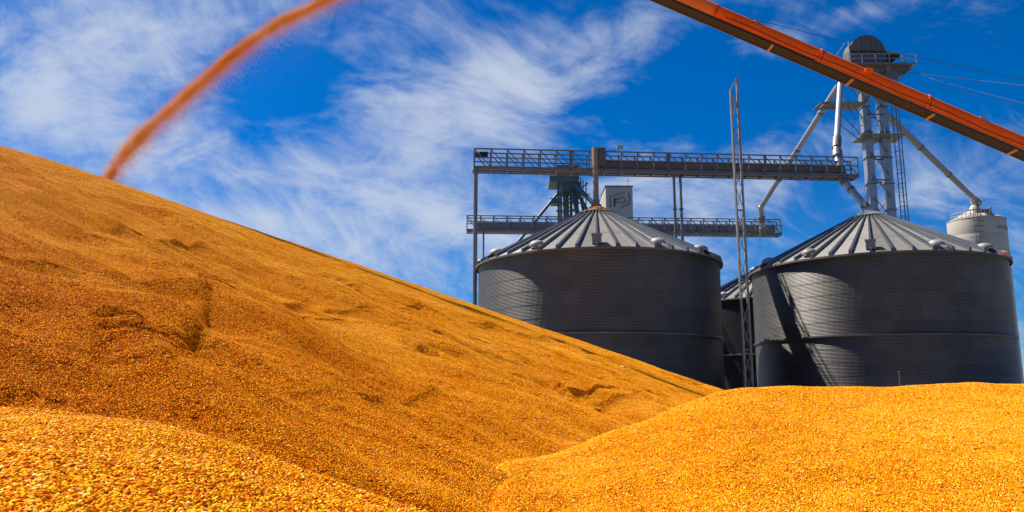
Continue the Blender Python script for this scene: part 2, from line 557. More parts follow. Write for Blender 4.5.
near_z = heap_fn([(-700, 395, 3.3), (-300, 402, 3.2), (0, 412, 3.05), (60, 415, 3.0), (120, 423, 2.9), (200, 436, 2.75),
                  (250, 450, 2.65), (300, 468, 2.5), (360, 490, 2.35), (430, 517, 2.2), (520, 560, 2.0), (700, 680, 1.7)],
                 lambda px: 0.042, 0.50, 0.05, 40, 0.8)
YV = on_face(501, 467)[1]
right_z = heap_fn([(380, 700, YV - 0.9), (440, 560, YV - 0.4), (474, 494, YV - 0.1), (503, 466, YV), (540, 458, YV + 0.2), (580, 446, YV + 0.4),
                   (610, 434, YV + 0.55), (640, 423, YV + 0.7), (668, 411, YV + 0.85), (695, 401, YV + 1.0), (725, 392, YV + 1.15), (760, 389, YV + 1.25),
                   (830, 388, YV + 1.3), (1024, 385, YV + 1.4), (1300, 384, YV + 1.4), (1700, 384, YV + 1.3)],
                  lambda px: 0.10 if px < 520 else min(0.19, 0.10 + 0.09 * (px - 520) / 140), 0.36, 0.25, 60, 1.0)


def grid_mesh(name, fn, us, ys, parent_loc, m):
    UU, YY = np.meshgrid(us, ys)
    Xg, Yg = UU * YY, YY
    Zg = fn(Xg, Yg) - (0.006 + 0.0022 * np.hypot(Xg, Yg))     # the bed on which the kernels lie
    nx, ny = len(us), len(ys)
    co = np.stack([Xg.ravel(), Yg.ravel(), Zg.ravel()], 1) - np.array(parent_loc)
    a = (np.arange(ny - 1)[:, None] * nx + np.arange(nx - 1)[None, :]).ravel()
    q = np.stack([a, a + 1, a + 1 + nx, a + nx], 1)
    me = bpy.data.meshes.new(name)
    me.vertices.add(len(co)); me.vertices.foreach_set('co', co.astype(np.float32).ravel())
    me.loops.add(q.size); me.loops.foreach_set('vertex_index', q.astype(np.int32).ravel())
    me.polygons.add(len(q)); me.polygons.foreach_set('loop_start', np.arange(0, q.size, 4, dtype=np.int32))
    me.polygons.foreach_set('use_smooth', np.ones(len(q), bool))
    me.update(calc_edges=True); me.materials.append(m)
    return me


# --- patches of kernels, used as instances by the kernel layer of each heap
def kernel_shape():
    rings = [(-0.56, 0.15, 0.11), (-0.28, 0.34, 0.20), (0.14, 0.49, 0.22), (0.44, 0.42, 0.17)]
    vs, fs, tip = [], [], []
    n = 6
    for k, (x, ry, rz) in enumerate(rings):
        for i in range(n):
            a = 2 * math.pi * (i + 0.5) / n
            vs.append((x, math.cos(a) * ry, math.sin(a) * rz)); tip.append(0.26 if k == 0 else (0.05 if k == 3 else 0.0))
    vs += [(-0.62, 0, 0), (0.46, 0, 0)]; tip += [0.34, 0.06]
    for k in range(3):
        for i in range(n):
            j = (i + 1) % n
            fs += [(k * n + i, (k + 1) * n + i, (k + 1) * n + j), (k * n + i, (k + 1) * n + j, k * n + j)]
    for i in range(n):
        j = (i + 1) % n
        fs.append((4 * n, i, j)); fs.append((4 * n + 1, 3 * n + j, 3 * n + i))
    return np.array(vs), np.array(fs), np.array(tip)


KV, KF, KT = kernel_shape()


def euler_mats(ex, ey, ez):
    cx, sx_, cy, sy, cz, sz = np.cos(ex), np.sin(ex), np.cos(ey), np.sin(ey), np.cos(ez), np.sin(ez)
    m = np.empty((len(ex), 3, 3))
    m[:, 0, 0] = cz * cy; m[:, 0, 1] = cz * sy * sx_ - sz * cx; m[:, 0, 2] = cz * sy * cx + sz * sx_
    m[:, 1, 0] = sz * cy; m[:, 1, 1] = sz * sy * sx_ + cz * cx; m[:, 1, 2] = sz * sy * cx - cz * sx_
    m[:, 2, 0] = -sy; m[:, 2, 1] = cy * sx_; m[:, 2, 2] = cy * cx
    return m


def kernels_mesh(name, pos, rot, size, kc, m, shape=None, smooth=True):
    kv, kf, kt = shape or (KV, KF, KT)
    N, nv = len(pos), len(kv)
    mats = euler_mats(rot[:, 0], rot[:, 1], rot[:, 2])
    co = np.einsum('nij,vj->nvi', mats, kv) * size[:, None, None] + pos[:, None, :]
    fi = (kf[None] + (np.arange(N) * nv)[:, None, None]).reshape(-1, 3)
    me = bpy.data.meshes.new(name)
    me.vertices.add(N * nv); me.vertices.foreach_set('co', co.astype(np.float32).ravel())
    me.loops.add(fi.size); me.loops.foreach_set('vertex_index', fi.astype(np.int32).ravel())
    me.polygons.add(len(fi)); me.polygons.foreach_set('loop_start', np.arange(0, fi.size, 3, dtype=np.int32))
    if smooth: me.polygons.foreach_set('use_smooth', np.ones(len(fi), bool))
    at = me.attributes.new('kc', 'FLOAT', 'POINT')
    at.data.foreach_set('value', (kc[:, None] + kt[None, :]).astype(np.float32).ravel())
    me.update(calc_edges=True); me.materials.append(m)
    return me


NVAR = 8


def patch_set(R, pitch, name):
    col_ = bpy.data.collections.new(name)
    for k in range(NVAR):
        n = int(round(2 * R / pitch))
        gxx, gyy = np.meshgrid(np.linspace(-R, R, n), np.linspace(-R, R, n))
        pos = np.stack([gxx.ravel(), gyy.ravel(), np.zeros(n * n)], 1)
        pos[:, :2] += RNG.uniform(-0.0042, 0.0042, (n * n, 2))
        rad = np.hypot(pos[:, 0], pos[:, 1])
        pos = pos[rad < R * (1 - 0.18 * RNG.random(n * n))]; N = len(pos)
        pos[:, 2] = RNG.uniform(-0.001, 0.0065, N)
        rot = np.stack([RNG.normal(0, 0.7, N), RNG.normal(0, 0.6, N), RNG.uniform(0, 6.283, N)], 1)
        size = RNG.uniform(0.0086, 0.0122, N)
        kc = np.clip(RNG.normal(0.43, 0.29, N), 0.0, 0.88)
        kc[RNG.random(N) < 0.025] = 1.02  # pale cream kernels, also standing in for white glints
        kc[RNG.random(N) < 0.07] = 0.10
        po = bpy.data.objects.new('kernel_patch', kernels_mesh('kernel_patch', pos, rot, size, kc, M['kernel']))
        col_.objects.link(po)
    return col_


patch_fine = patch_set(0.046, 0.0072, 'kernel_patches_fine')
patch_coarse = patch_set(0.105, 0.0078, 'kernel_patches_coarse')


def instancer(name, patch_col):
    ng = bpy.data.node_groups.new(name, 'GeometryNodeTree')
    ng.interface.new_socket('Geometry', in_out='INPUT', socket_type='NodeSocketGeometry')
    ng.interface.new_socket('Geometry', in_out='OUTPUT', socket_type='NodeSocketGeometry')
    gi, go = ng.nodes.new('NodeGroupInput'), ng.nodes.new('NodeGroupOutput')
    ci = ng.nodes.new('GeometryNodeCollectionInfo'); ci.inputs['Collection'].default_value = patch_col
    ci.inputs['Separate Children'].default_value = True; ci.inputs['Reset Children'].default_value = True
    ip = ng.nodes.new('GeometryNodeInstanceOnPoints'); ip.inputs['Pick Instance'].default_value = True
    ar = ng.nodes.new('GeometryNodeInputNamedAttribute'); ar.data_type = 'FLOAT_VECTOR'; ar.inputs['Name'].default_value = 'rot'
    ai = ng.nodes.new('GeometryNodeInputNamedAttribute'); ai.data_type = 'INT'; ai.inputs['Name'].default_value = 'pick'
    er = ng.nodes.new('FunctionNodeEulerToRotation')
    L = ng.links.new
    L(gi.outputs[0], ip.inputs['Points']); L(ci.outputs[0], ip.inputs['Instance'])
    L(ar.outputs['Attribute'], er.inputs[0]); L(er.outputs[0], ip.inputs['Rotation'])
    L(ai.outputs['Attribute'], ip.inputs['Instance Index'])
    L(ip.outputs[0], go.inputs[0])
    return ng


GN_FINE = instancer('scatter_fine_patches', patch_fine)
GN_COARSE = instancer('scatter_coarse_patches', patch_coarse)


def kernel_layer(parent, fn, pts, loc, lift=0.001, coarse=False):
    x, y = pts[:, 0], pts[:, 1]
    e = 0.09 if coarse else 0.035
    z = (fn(x, y) * 2 + fn(x + e, y) + fn(x - e, y) + fn(x, y + e) + fn(x, y - e)) / 6
    gx_ = (fn(x + e, y) - fn(x - e, y)) / (2 * e); gy_ = (fn(x, y + e) - fn(x, y - e)) / (2 * e)
    n = np.stack([-gx_, -gy_, np.ones_like(gx_)], 1); n /= np.linalg.norm(n, axis=1)[:, None]
    a = RNG.uniform(0, 6.283, len(x))
    t = np.stack([np.cos(a), np.sin(a), np.zeros_like(a)], 1)
    t = t - n * np.sum(t * n, 1)[:, None]; t /= np.linalg.norm(t, axis=1)[:, None]
    b = np.cross(n, t)
    ey = -np.arcsin(np.clip(t[:, 2], -1, 1)); ex = np.arctan2(b[:, 2], n[:, 2]); ez = np.arctan2(t[:, 1], t[:, 0])
    me = bpy.data.meshes.new('kernels')
    co = np.stack([x, y, z], 1) + n * lift - np.array(loc)
    me.vertices.add(len(x)); me.vertices.foreach_set('co', co.astype(np.float32).ravel())
    at = me.attributes.new('rot', 'FLOAT_VECTOR', 'POINT')
    at.data.foreach_set('vector', np.stack([ex, ey, ez], 1).astype(np.float32).ravel())
    at = me.attributes.new('pick', 'INT', 'POINT')
    at.data.foreach_set('value', RNG.integers(0, NVAR, len(x)).astype(np.int32))
    me.update(); me.materials.append(M['kernel'])
    o = link('kernels', me, parent); tag(o, kind='stuff')
    md = o.modifiers.new('kernels', 'NODES'); md.node_group = GN_COARSE if coarse else GN_FINE
    return o


def jitter_grid(x0, x1, y0, y1, step):
    xs, ys = np.arange(x0, x1, step), np.arange(y0, y1, step)
    A, B = np.meshgrid(xs, ys)
    A = A + (np.arange(len(ys)) % 2)[:, None] * step / 2
    p = np.stack([A.ravel(), B.ravel()], 1)
    return p + RNG.uniform(-0.22, 0.22, p.shape) * step


STEP, FINE = 0.132, 0.058
# big heap
loc = (-6.0, 14.0, 0.0)
us = np.linspace(-1.75, 0.95, 560)
ys = 0.3 * (44 / 0.3) ** np.linspace(0, 1, 520)
pile = link('corn_pile', grid_mesh('corn_pile', big_z, us, ys, loc, M['corn_base']), None, loc)
tag(pile, 'huge orange corn heap sloping down from the left edge of the photo', 'corn pile', 'heaps of shelled corn')
for coarse in (True, False):
    pts = jitter_grid(-20, 8.5, 13.4, 22.0, STEP) if coarse else jitter_grid(-11, 6.3, 1.6, 13.5, FINE)
    u = pts[:, 0] / pts[:, 1]
    pts = pts[(u > -0.80) & (u < 0.46)]
    zb = big_z(pts[:, 0], pts[:, 1])
    pts = pts[(zb > near_z(pts[:, 0], pts[:, 1]) - 0.08) & ((zb > right_z(pts[:, 0], pts[:, 1]) - 0.08)) & (zb > 0.1)]
    kernel_layer(pile, big_z, pts, loc, coarse=coarse)

# near heap under the camera
loc = (-0.6, 1.6, 0.0)
us = np.linspace(-2.0, 0.24, 260); ys = np.linspace(0.16, 4.2, 260)
near = link('corn_pile', grid_mesh('corn_pile', near_z, us, ys, loc, M['corn_base']), None, loc)
tag(near, 'nearest low corn mound in the bottom left corner with coarse kernels', 'corn pile', 'heaps of shelled corn')
pts = jitter_grid(-3.0, 0.5, 0.7, 3.9, FINE * 0.95)
pts = pts[(near_z(pts[:, 0], pts[:, 1]) > big_z(pts[:, 0], pts[:, 1]) - 0.05) & (np.abs(pts[:, 0] / pts[:, 1]) < 0.85)]
kernel_layer(near, near_z, pts, loc)

# bright heap at the right
loc = (2.0, 5.0, 0.0)
us = np.linspace(-0.17, 1.45, 420); ys = np.linspace(0.5, 14.0, 360)
rheap = link('corn_pile', grid_mesh('corn_pile', right_z, us, ys, loc, M['corn_base']), None, loc)
tag(rheap, 'bright yellow corn mound with a level crest below the right grain bin', 'corn pile', 'heaps of shelled corn')
pts = jitter_grid(-0.8, 6.9, 2.6, 8.6, FINE)
u = pts[:, 0] / pts[:, 1]
pts = pts[(right_z(pts[:, 0], pts[:, 1]) > big_z(pts[:, 0], pts[:, 1]) - 0.05) & (u < 0.8)]
kernel_layer(rheap, right_z, pts, loc)


# ------------------------------------------------------------------ grain bins
BIN_R = 11.0
rim = lambda px, py: math.atan2(*(U(px, py, 1.0) - EYE)[:2])


def bin_place(pxl, pyl, pxr, pyr):
    a, b = rim(pxl, pyl), rim(pxr, pyr)
    c, h = (a + b) / 2, (b - a) / 2
    D = (BIN_R + 0.12) / math.sin(h)
    return np.array([D * math.sin(c), D * math.cos(c), 0.0])


C1 = bin_place(477.5, 264, 721, 264)
C2 = bin_place(750, 270, 1011, 266)
EAVE = U(600, 246, C1[1] - BIN_R)[2]
PEAK = U(598, 206, C1[1])[2]
CBACK = np.array([34.2, 104.0, 0.0])
NPAN = 44
NRING = 13
RING_H = EAVE / NRING
ROOF_R = BIN_R + 0.28
CAP_R = 0.85
roof_z = lambda r: EAVE - 0.06 + (PEAK - EAVE) * (1 - (r / ROOF_R))

# shared meshes of the bins, around the bin's own axis
rm = MB(); prof = []
NC = 10
for i in range(NC * 4 + 1):
    t = i / (NC * 4)
    prof.append((BIN_R + 0.0135 * math.sin(t * NC * 2 * math.pi) + (0.008 if i == 0 else 0), t * RING_H))
rm.lathe(prof, 128)
RINGM = rm.mesh('wall_ring', M['wall'], True)
RINGM2 = RINGM
pm = MB(); da = math.pi / NPAN
rr = [CAP_R, 4.2, 4.2, 7.9, 7.9, ROOF_R]; dz = [0.035, 0.035, 0.018, 0.018, 0.0, 0.0]
top, bot = [], []
for r, d in zip(rr, dz):
    for a in (-da, da):
        top.append((r * math.cos(a), r * math.sin(a), roof_z(r) + d)); bot.append((r * math.cos(a), r * math.sin(a), roof_z(r) + d - 0.03))
nf = len(top)
fs = []
for k in range(len(rr) - 1):
    i = 2 * k
    fs += [(i, i + 2, i + 3, i + 1), (nf + i + 1, nf + i + 3, nf + i + 2, nf + i)]
lip = [(ROOF_R * math.cos(a), ROOF_R * math.sin(a), roof_z(ROOF_R) - 0.17) for a in (-da, da)]
pm.add(top + bot + lip, fs + [(nf - 2, 2 * nf, 2 * nf + 1, nf - 1)])
PANM = pm.mesh('roof_panel', M['roof'])
PANM_R = PANM.copy(); PANM_R.materials[0] = M['rusty_roof']
rb = MB()
rib = []
for r, wd, hh in ((CAP_R, 0.09, 0.18), (ROOF_R, 0.20, 0.30)):
    z = roof_z(r)
    rib += [(r, -wd / 2 - 0.03, z - 0.01), (r, -wd / 2, z + hh), (r, wd / 2, z + hh), (r, wd / 2 + 0.03, z - 0.01)]
rb.add(rib, [(0, 1, 5, 4), (1, 2, 6, 5), (2, 3, 7, 6), (4, 5, 6, 7), (3, 2, 1, 0)])
RIBM = rb.mesh('roof_rib', M['roof_rib'])
RIBM_R = RIBM.copy(); RIBM_R.materials[0] = M['rusty_roof']
cp = MB()
zc = roof_z(CAP_R)
cp.lathe([(CAP_R + 0.95, roof_z(CAP_R + 0.95) + 0.19), (CAP_R + 0.95, roof_z(CAP_R + 0.95) + 0.24), (CAP_R, zc + 0.26),
          (0.5, zc + 0.42), (0.5, zc + 0.62), (0.42, zc + 0.62)], 28)
CAPM = cp.mesh('roof_cap', M['rust'], True)
CAPM_G = CAPM.copy(); CAPM_G.materials[0] = M['galv']
er = MB(); er.lathe([(ROOF_R - 0.02, -0.18), (ROOF_R + 0.03, -0.18), (ROOF_R + 0.03, -0.02), (ROOF_R - 0.02, -0.02)], 128, (0, 0, roof_z(ROOF_R)))
EAVM = er.mesh('eave_ring', M['brown'], True)
wr = MB(); wr.lathe([(BIN_R, -0.10), (BIN_R + 0.13, -0.09), (BIN_R + 0.16, 0.0), (BIN_R + 0.13, 0.09), (BIN_R, 0.10)], 96)
WINDM = wr.mesh('wind_ring', M['wall'], True)
# roof vent: neck, hood
vn = MB(); vn.lathe([(0.36, -0.35), (0.36, 0.45)], 16, cap=True)
VNECK = vn.mesh('vent_neck', M['vent'], True)
vh = MB(); hp = [(0.40, 0.42), (0.74, 0.20), (0.78, 0.20)]
for i in range(7):
    a = math.pi / 2 * i / 6
    hp.append((0.76 * math.cos(a) + 0.005, 0.30 + 0.44 * math.sin(a)))
vh.lathe(hp, 20, cap=False)
VHOOD = vh.mesh('vent_hood', M['vent'], True)
hb = MB(); hb.box((0, 0, 0.3), (0.75, 0.75, 0.75)); HATCHM = hb.mesh('hatch_box', M['steel'])
hl = MB(); hl.box((0, 0, 0.70), (0.86, 0.86, 0.08)); HLIDM = hl.mesh('hatch_lid', M['vent'])
lad_m = MB()


RINGM_SHADE = RINGM.copy(); RINGM_SHADE.materials[0] = M['shade_wall']


def grain_bin(C, label, face_az, rusty=(), cap=CAPM, vents=13, ring=RINGM):
    """face_az: direction (radians, from +x) of the side that looks at the camera"""
    t = thing('grain_bin', label, 'grain bin', tuple(C), 'round steel grain bins')
    wall = link('wall', WALL_FOOT, t)
    for k in range(NRING):
        link('wall_ring', ring, wall, (0, 0, k * RING_H), (0, 0, k * 0.7))
    link('wind_ring', WINDM, wall, (0, 0, RING_H * 7))
    roof = link('roof', EAVM, t)
    for k in range(NPAN):
        a = face_az + 2 * math.pi * (k + 0.5) / NPAN
        link('roof_panel', PANM_R if k in rusty else PANM, roof, (0, 0, 0), (0, 0, a))
        link('roof_rib', RIBM_R if k in rusty else RIBM, roof, (0, 0, 0), (0, 0, a + da))
    link('roof_cap', cap, roof)
    for k in range(vents):
        a = face_az + 2 * math.pi * k / vents
        r = ROOF_R * 0.935
        p = (r * math.cos(a), r * math.sin(a), roof_z(r))
        if k == 0:
            h = link('roof_hatch', HATCHM, t, p, (0, 0, a)); link('hatch_lid', HLIDM, h)
        else:
            v = link('roof_vent', VNECK, t, p, (0, R_(14), a)); v.scale = (0.8, 0.8, 0.8); link('vent_hood', VHOOD, v)
    return t


wf = MB(); wf.lathe([(BIN_R + 0.02, 0.0), (BIN_R + 0.35, 0.0), (BIN_R + 0.35, 0.35), (BIN_R + 0.02, 0.35)], 64)
WALL_FOOT = wf.mesh('wall', M['concrete'], True)
f1, f2 = math.atan2(-C1[1], -C1[0]), math.atan2(-C2[1], -C2[0])
grain_bin(C1, 'front grain bin on the left with a rust stained peak and sunlit left wall', f1)
rset = [k for k in range(NPAN) if 0.62 < ((NPAN - k - 0.5) / NPAN) < 0.84]
grain_bin(C2, 'grain bin on the right behind the level mound, rusty streaks on its roof', f2,
          rusty=rset, cap=CAPM_G)
grain_bin(CBACK, 'grain bin standing behind, glimpsed in the gap between the two front bins', f2, cap=CAPM_G, ring=RINGM_SHADE)


# ------------------------------------------------------------------ catwalk bridges with conveyors
def bridge(name, label, A, B, top, mid, width, bay, box_from=0.0, box_to=1.0, toe=0.35, group=None, heavy=1.0, boxmat=None):
    """A,B: ends of the front lower edge (world). top: truss height"""
    A, B = np.array(A, float), np.array(B, float)
    d = B - A; L = np.hypot(d[0], d[1]); dirv = d / np.linalg.norm(d)
    nrm_ = np.array([-dirv[1], dirv[0], 0.0])           # away from the camera
    t = thing(name, label, 'catwalk', tuple((A + B) / 2), group)
    P = lambda s, w, z: A + dirv * s + nrm_ * w + np.array([0, 0, z])
    n = max(2, int(round(L / bay)))
    # deck: two chord pairs, cross bars, grating
    for w in (0.0, width):
        part('lower_chord', MB().bar(P(0, w, 0), P(L, w, 0), 0.10 * heavy, 0.09 * heavy), M['steel'], t)
        part('deck_chord', MB().bar(P(0, w, toe), P(L, w, toe), 0.12 * heavy, 0.14 * heavy), M['steel'], t)
        part('top_rail', MB().bar(P(0, w, top), P(L, w, top), 0.09 * heavy, 0.09 * heavy), M['steel'], t)
        part('middle_rail', MB().bar(P(0, w, mid), P(L, w, mid), 0.08 * heavy, 0.08 * heavy), M['steel'], t)
    part('deck', MB().bar(P(0, width / 2, toe - 0.02), P(L, width / 2, toe - 0.02), width * 0.92, 0.05), M['steel'], t)
    for i in range(n + 1):
        s = L * i / n
        for w in (0.0, width):
            part('rail_post', MB().bar(P(s, w, 0), P(s, w, top), 0.09 * heavy), M['steel'], t)
            if i < n:
                s2 = L * (i + 1) / n
                part('truss_diagonal', MB().bar(P(s, w + 0.02, top - 0.05), P(s2, w + 0.02, toe), 0.065 * heavy), M['steel'], t)
        part('deck_crossbar', MB().bar(P(s, -0.1, 0.02), P(s, width + 0.1, 0.02), 0.10 * heavy, 0.13 * heavy), M['steel'], t)
    for s in (0.0, L):
        part('end_rail', MB().bar(P(s, 0, top), P(s, width, top), 0.09 * heavy).bar(P(s, 0, mid), P(s, width, mid), 0.08), M['steel'], t)
    if box_to > box_from:
        s0, s1 = L * box_from, L * box_to
        hbox = 0.72
        zc_ = toe + 0.28 + hbox / 2
        cvy = part('conveyor_trough', MB().bar(P(s0, width * 0.45, zc_), P(s1, width * 0.45, zc_), 0.62, hbox), boxmat or M['brown'], t)
        for s in np.arange(s0 + 1.5, s1, 3.05):
            part('trough_flange', MB().bar(P(s - 0.05, width * 0.45, zc_), P(s + 0.05, width * 0.45, zc_), 0.74, hbox + 0.12), M['brown'], cvy)
        part('trough_cover', MB().bar(P(s0, width * 0.45, zc_ + hbox / 2 + 0.03), P(s1, width * 0.45, zc_ + hbox / 2 + 0.03), 0.72, 0.05), M['steel'], cvy)
    return t, P, L


W1 = U(474.5, 172, 74.8); WE = U(858, 181.5, 77.7)
zc1 = (W1[2] + WE[2]) / 2
A1, B1 = np.array([U(474.5, 160, 73.4)[0], 73.4, zc1]), np.array([U(858, 170, 76.3)[0], 76.3, zc1])
top1 = U(474.5, 148.5, 73.4)[2] - zc1
cat1, P1f, L1 = bridge('catwalk_bridge', 'upper steel catwalk with a brown conveyor running above both bin peaks', A1, B1,
                       top1, top1 * 0.56, 1.4, 1.56, 0.305, 0.97, 0.2, group='conveyor catwalks', heavy=1.25)
# drive motor, camera box, hopper and upright plates on the upper catwalk
mt = P1f(0.9, 0.7, top1 * 0.80)
part('drive_motor', MB().box(mt, (0.8, 0.5, 0.5)).tube((mt[0] - 0.8, mt[1], mt[2]), (mt[0] - 0.3, mt[1], mt[2]), 0.2), M['dark'], cat1, True)
bx = U(620, 147.5, 74.6)
part('lamp_box', MB().box(bx, (0.62, 0.35, 0.32)), M['galv'], cat1)
part('lamp_arm', MB().bar((bx[0] - 0.7, bx[1], bx[2] - 0.35), (bx[0], bx[1], bx[2] - 0.1), 0.06), M['steel'], cat1)
for px_ in (571, 668, 765):
    p = U(px_, 162, 74.2 + (px_ - 571) * 0.008)
    s_ = (p[0] - A1[0])
    q = P1f(s_, -0.07, 0.0)
    part('splice_plate', MB().box((q[0], q[1], q[2] + top1 / 2), (0.26, 0.08, top1)), M['brown'], cat1)
# hopper head over the left bin
hx = U(594, 158, 74.6)
part('conveyor_head', MB().box((hx[0] + 0.35, C1[1] + 0.6, zc1 + 1.25), (1.3, 1.0, 1.7)), M['brown'], cat1)

W2 = U(467, 232.5, 102.4); WF = U(781, 237.8, 104.9)
zc2 = (W2[2] + WF[2]) / 2
A2, B2 = np.array([U(467, 225, 101.0)[0], 101.0, zc2]), np.array([U(781, 230, 103.5)[0], 103.5, zc2])
top2 = U(467, 215.5, 101.0)[2] - zc2
cat2, P2f, L2 = bridge('catwalk_bridge', 'lower more distant steel catwalk crossing behind the left bin roof', A2, B2,
                       top2, top2 * 0.62, 1.4, 1.75, 0.03, 0.985, 0.2, group='conveyor catwalks', heavy=1.3, boxmat=M['steel'])


# ------------------------------------------------------------------ posts
def post(label, x, y, ztop, r, m, name='support_post', braces=None):
    t = thing(name, label, 'support post', (x, y, 0), 'catwalk support posts')
    part('column', MB().tube((x, y, 0), (x, y, ztop), r, n=14), m, t, True)
    part('foot_plate', MB().box((x, y, 0.12), (r * 5, r * 5, 0.24)), M['concrete'], t)
    part('head_plate', MB().box((x, y, ztop - 0.03), (r * 3, r * 3 + 0.5, 0.10)), M['steel'], t)
    return t


p = U(475.5, 200, 74.2)
post('tall grey post under the left end of the upper catwalk', p[0], 74.2, zc1 - 0.06, 0.20, M['steel'])
p = U(483.5, 240, 101.8)
post('thin post under the left end of the lower catwalk', p[0], 101.8, zc2 - 0.08, 0.11, M['steel'])
for px_, lab in ((674.5, 'left of two slim posts rising behind the left bin roof to the upper catwalk'),
                 (681.0, 'right of two slim posts rising behind the left bin roof to the upper catwalk')):
    p = U(px_, 200, 82.0)
    zp = U(px_, 171, 82.0)[2]
    t = post(lab, p[0], 82.0, zp, 0.15, M['steel'])
    part('outrigger', MB().bar((p[0], 82.2, zp - 0.12), (p[0], 77.0, zp - 0.12), 0.14, 0.14), M['steel'], t)
    for zz_ in (20.0, 22.4):
        part('pipe_collar', MB().tube((p[0], 82.0, zz_), (p[0], 82.0, zz_ + 0.14), 0.24, n=12), M['steel'], t)

# lattice mast in front of the gap
mx = U(741, 230, 64.0); mxx, myy = mx[0], 64.0
mtop = U(738, 78, 64.0)[2]; mtopl = U(731.5, 90, 64.0)[2]
mast = thing('lattice_mast', 'slender lattice mast standing in the gap between the front bins', 'mast', (mxx, myy, 0))
hw = 0.29
for sx_, sy_ in ((-1, -1), (1, -1), (1, 1), (-1, 1)):
    part('mast_leg', MB().bar((mxx + sx_ * hw, myy + sy_ * 0.13, 0), (mxx + sx_ * hw, myy + sy_ * 0.13, mtop if sx_ > 0 else mtopl), 0.115), M['vent'], mast)
zz_ = 1.0; k = 0
while zz_ < mtopl - 2.0:
    for a, b, c_, d_ in ((-1, -1, 1, -1), (1, 1, -1, 1), (-1, 1, -1, -1), (1, -1, 1, 1)):
        if k % 2: a, b, c_, d_ = c_, d_, a, b
        part('mast_brace', MB().bar((mxx + a * hw, myy + b * 0.13, zz_), (mxx + c_ * hw, myy + d_ * 0.13, zz_ + 1.9), 0.05), M['vent'], mast)
    if k % 3 == 0:
        part('mast_ring', MB().bar((mxx - hw, myy - 0.13, zz_), (mxx + hw, myy - 0.13, zz_), 0.06).bar((mxx - hw, myy + 0.13, zz_), (mxx + hw, myy + 0.13, zz_), 0.06), M['vent'], mast)
    zz_ += 1.9; k += 1
for sy_ in (-1, 1):
    part('mast_top', MB().bar((mxx - hw, myy + sy_ * 0.13, mtopl), (mxx + hw, myy + sy_ * 0.13, mtop), 0.09), M['vent'], mast)
    part('mast_brace', MB().bar((mxx - hw, myy + sy_ * 0.13, mtopl), (mxx + hw, myy + sy_ * 0.13, mtopl - 1.6), 0.055), M['vent'], mast)
part('mast_foot', MB().box((mxx, myy, 0.15), (1.2, 1.2, 0.3)), M['concrete'], mast)


# ------------------------------------------------------------------ spouts
def pipe(name, label, pts, r, m, collars=(), base=None):
    t = thing(name, label, 'grain spout', tuple(pts[-1] if base is None else base), 'grain spouts')
    for a, b in zip(pts[:-1], pts[1:]):
        part('pipe_run', MB().tube(a, b, r, n=16), m, t, True)
    for q in pts[1:-1]:
        d = r * 1.12
        part('elbow', MB().lathe([(0.02, -d), (d * 0.72, -d * 0.7), (d, 0), (d * 0.72, d * 0.7), (0.02, d)], 14, tuple(q)), m, t, True)
    for (a, b, f0, f1_, rs) in collars:
        a, b = np.array(a), np.array(b)
        part('collar', MB().tube(a + (b - a) * f0, a + (b - a) * f1_, r * rs, n=16), M['steel'], t, True)
    return t


pk1 = np.array([C1[0], C1[1], roof_z(CAP_R) + 0.55])
pipe('downspout', 'short stained vertical spout dropping into the rusty peak of the left bin',
     [np.array([C1[0], C1[1], zc1 + 2.05]), pk1], 0.27, M['tan_pipe'],
     [((C1[0], C1[1], zc1 + 1.9), tuple(pk1), 0.32, 0.345, 1.25), ((C1[0], C1[1], zc1 + 1.9), tuple(pk1), 0.9, 0.96, 1.25)])
pk2 = np.array([C2[0], C2[1], roof_z(CAP_R) + 0.55])
YT = 90.0                                   # elevator tower depth
q1 = U(840.5, 84, 84.5); q2 = U(836.5, 148, 79.0); q2b = U(838.5, 166, 77.6); q3 = U(843, 180, 76.6)
pipe('downspout', 'vertical spout from the elevator head bending into the right bin peak', [q1, q2, q2b, q3, pk2], 0.34, M['galv'],
     [(q1, q2, 0.86, 1.0, 1.35), (q2, q2b, 0.2, 0.5, 1.5), (q2b, q3, 0.1, 0.9, 1.5), (q3, pk2, 0.3, 0.36, 1.2), (q3, pk2, 0.86, 0.95, 1.25),
      (q3, pk2, 0.0, 0.10, 1.3)])
h1 = U(838, 86, 88.5); h2 = U(761, 207, 100.5); h3 = U(763, 236, 102.8)
pipe('downspout', 'long slanting spout running down left from the elevator head to the lower catwalk', [h1, h2, h3], 0.33, M['galv'],
     [(h1, h2, 0.20, 0.215, 1.25), (h1, h2, 0.5, 0.512, 1.25), (h2, h3, 0.3, 0.5, 1.3), (h2, h3, 0.7, 1.0, 1.35), (h1, h2, 0.75, 0.762, 1.25)])
r1 = U(884, 112, YT); TANK_Y = 130.0
r2 = U(978.5, 203, TANK_Y)
pipe('downspout', 'dark slanting spout running down right to the white tank', [r1, r2], 0.40, M['steel'],
     [(r1, r2, 0.3, 0.31, 1.25), (r1, r2, 0.6, 0.61, 1.25), (r1, r2, 0.95, 1.0, 1.4)])

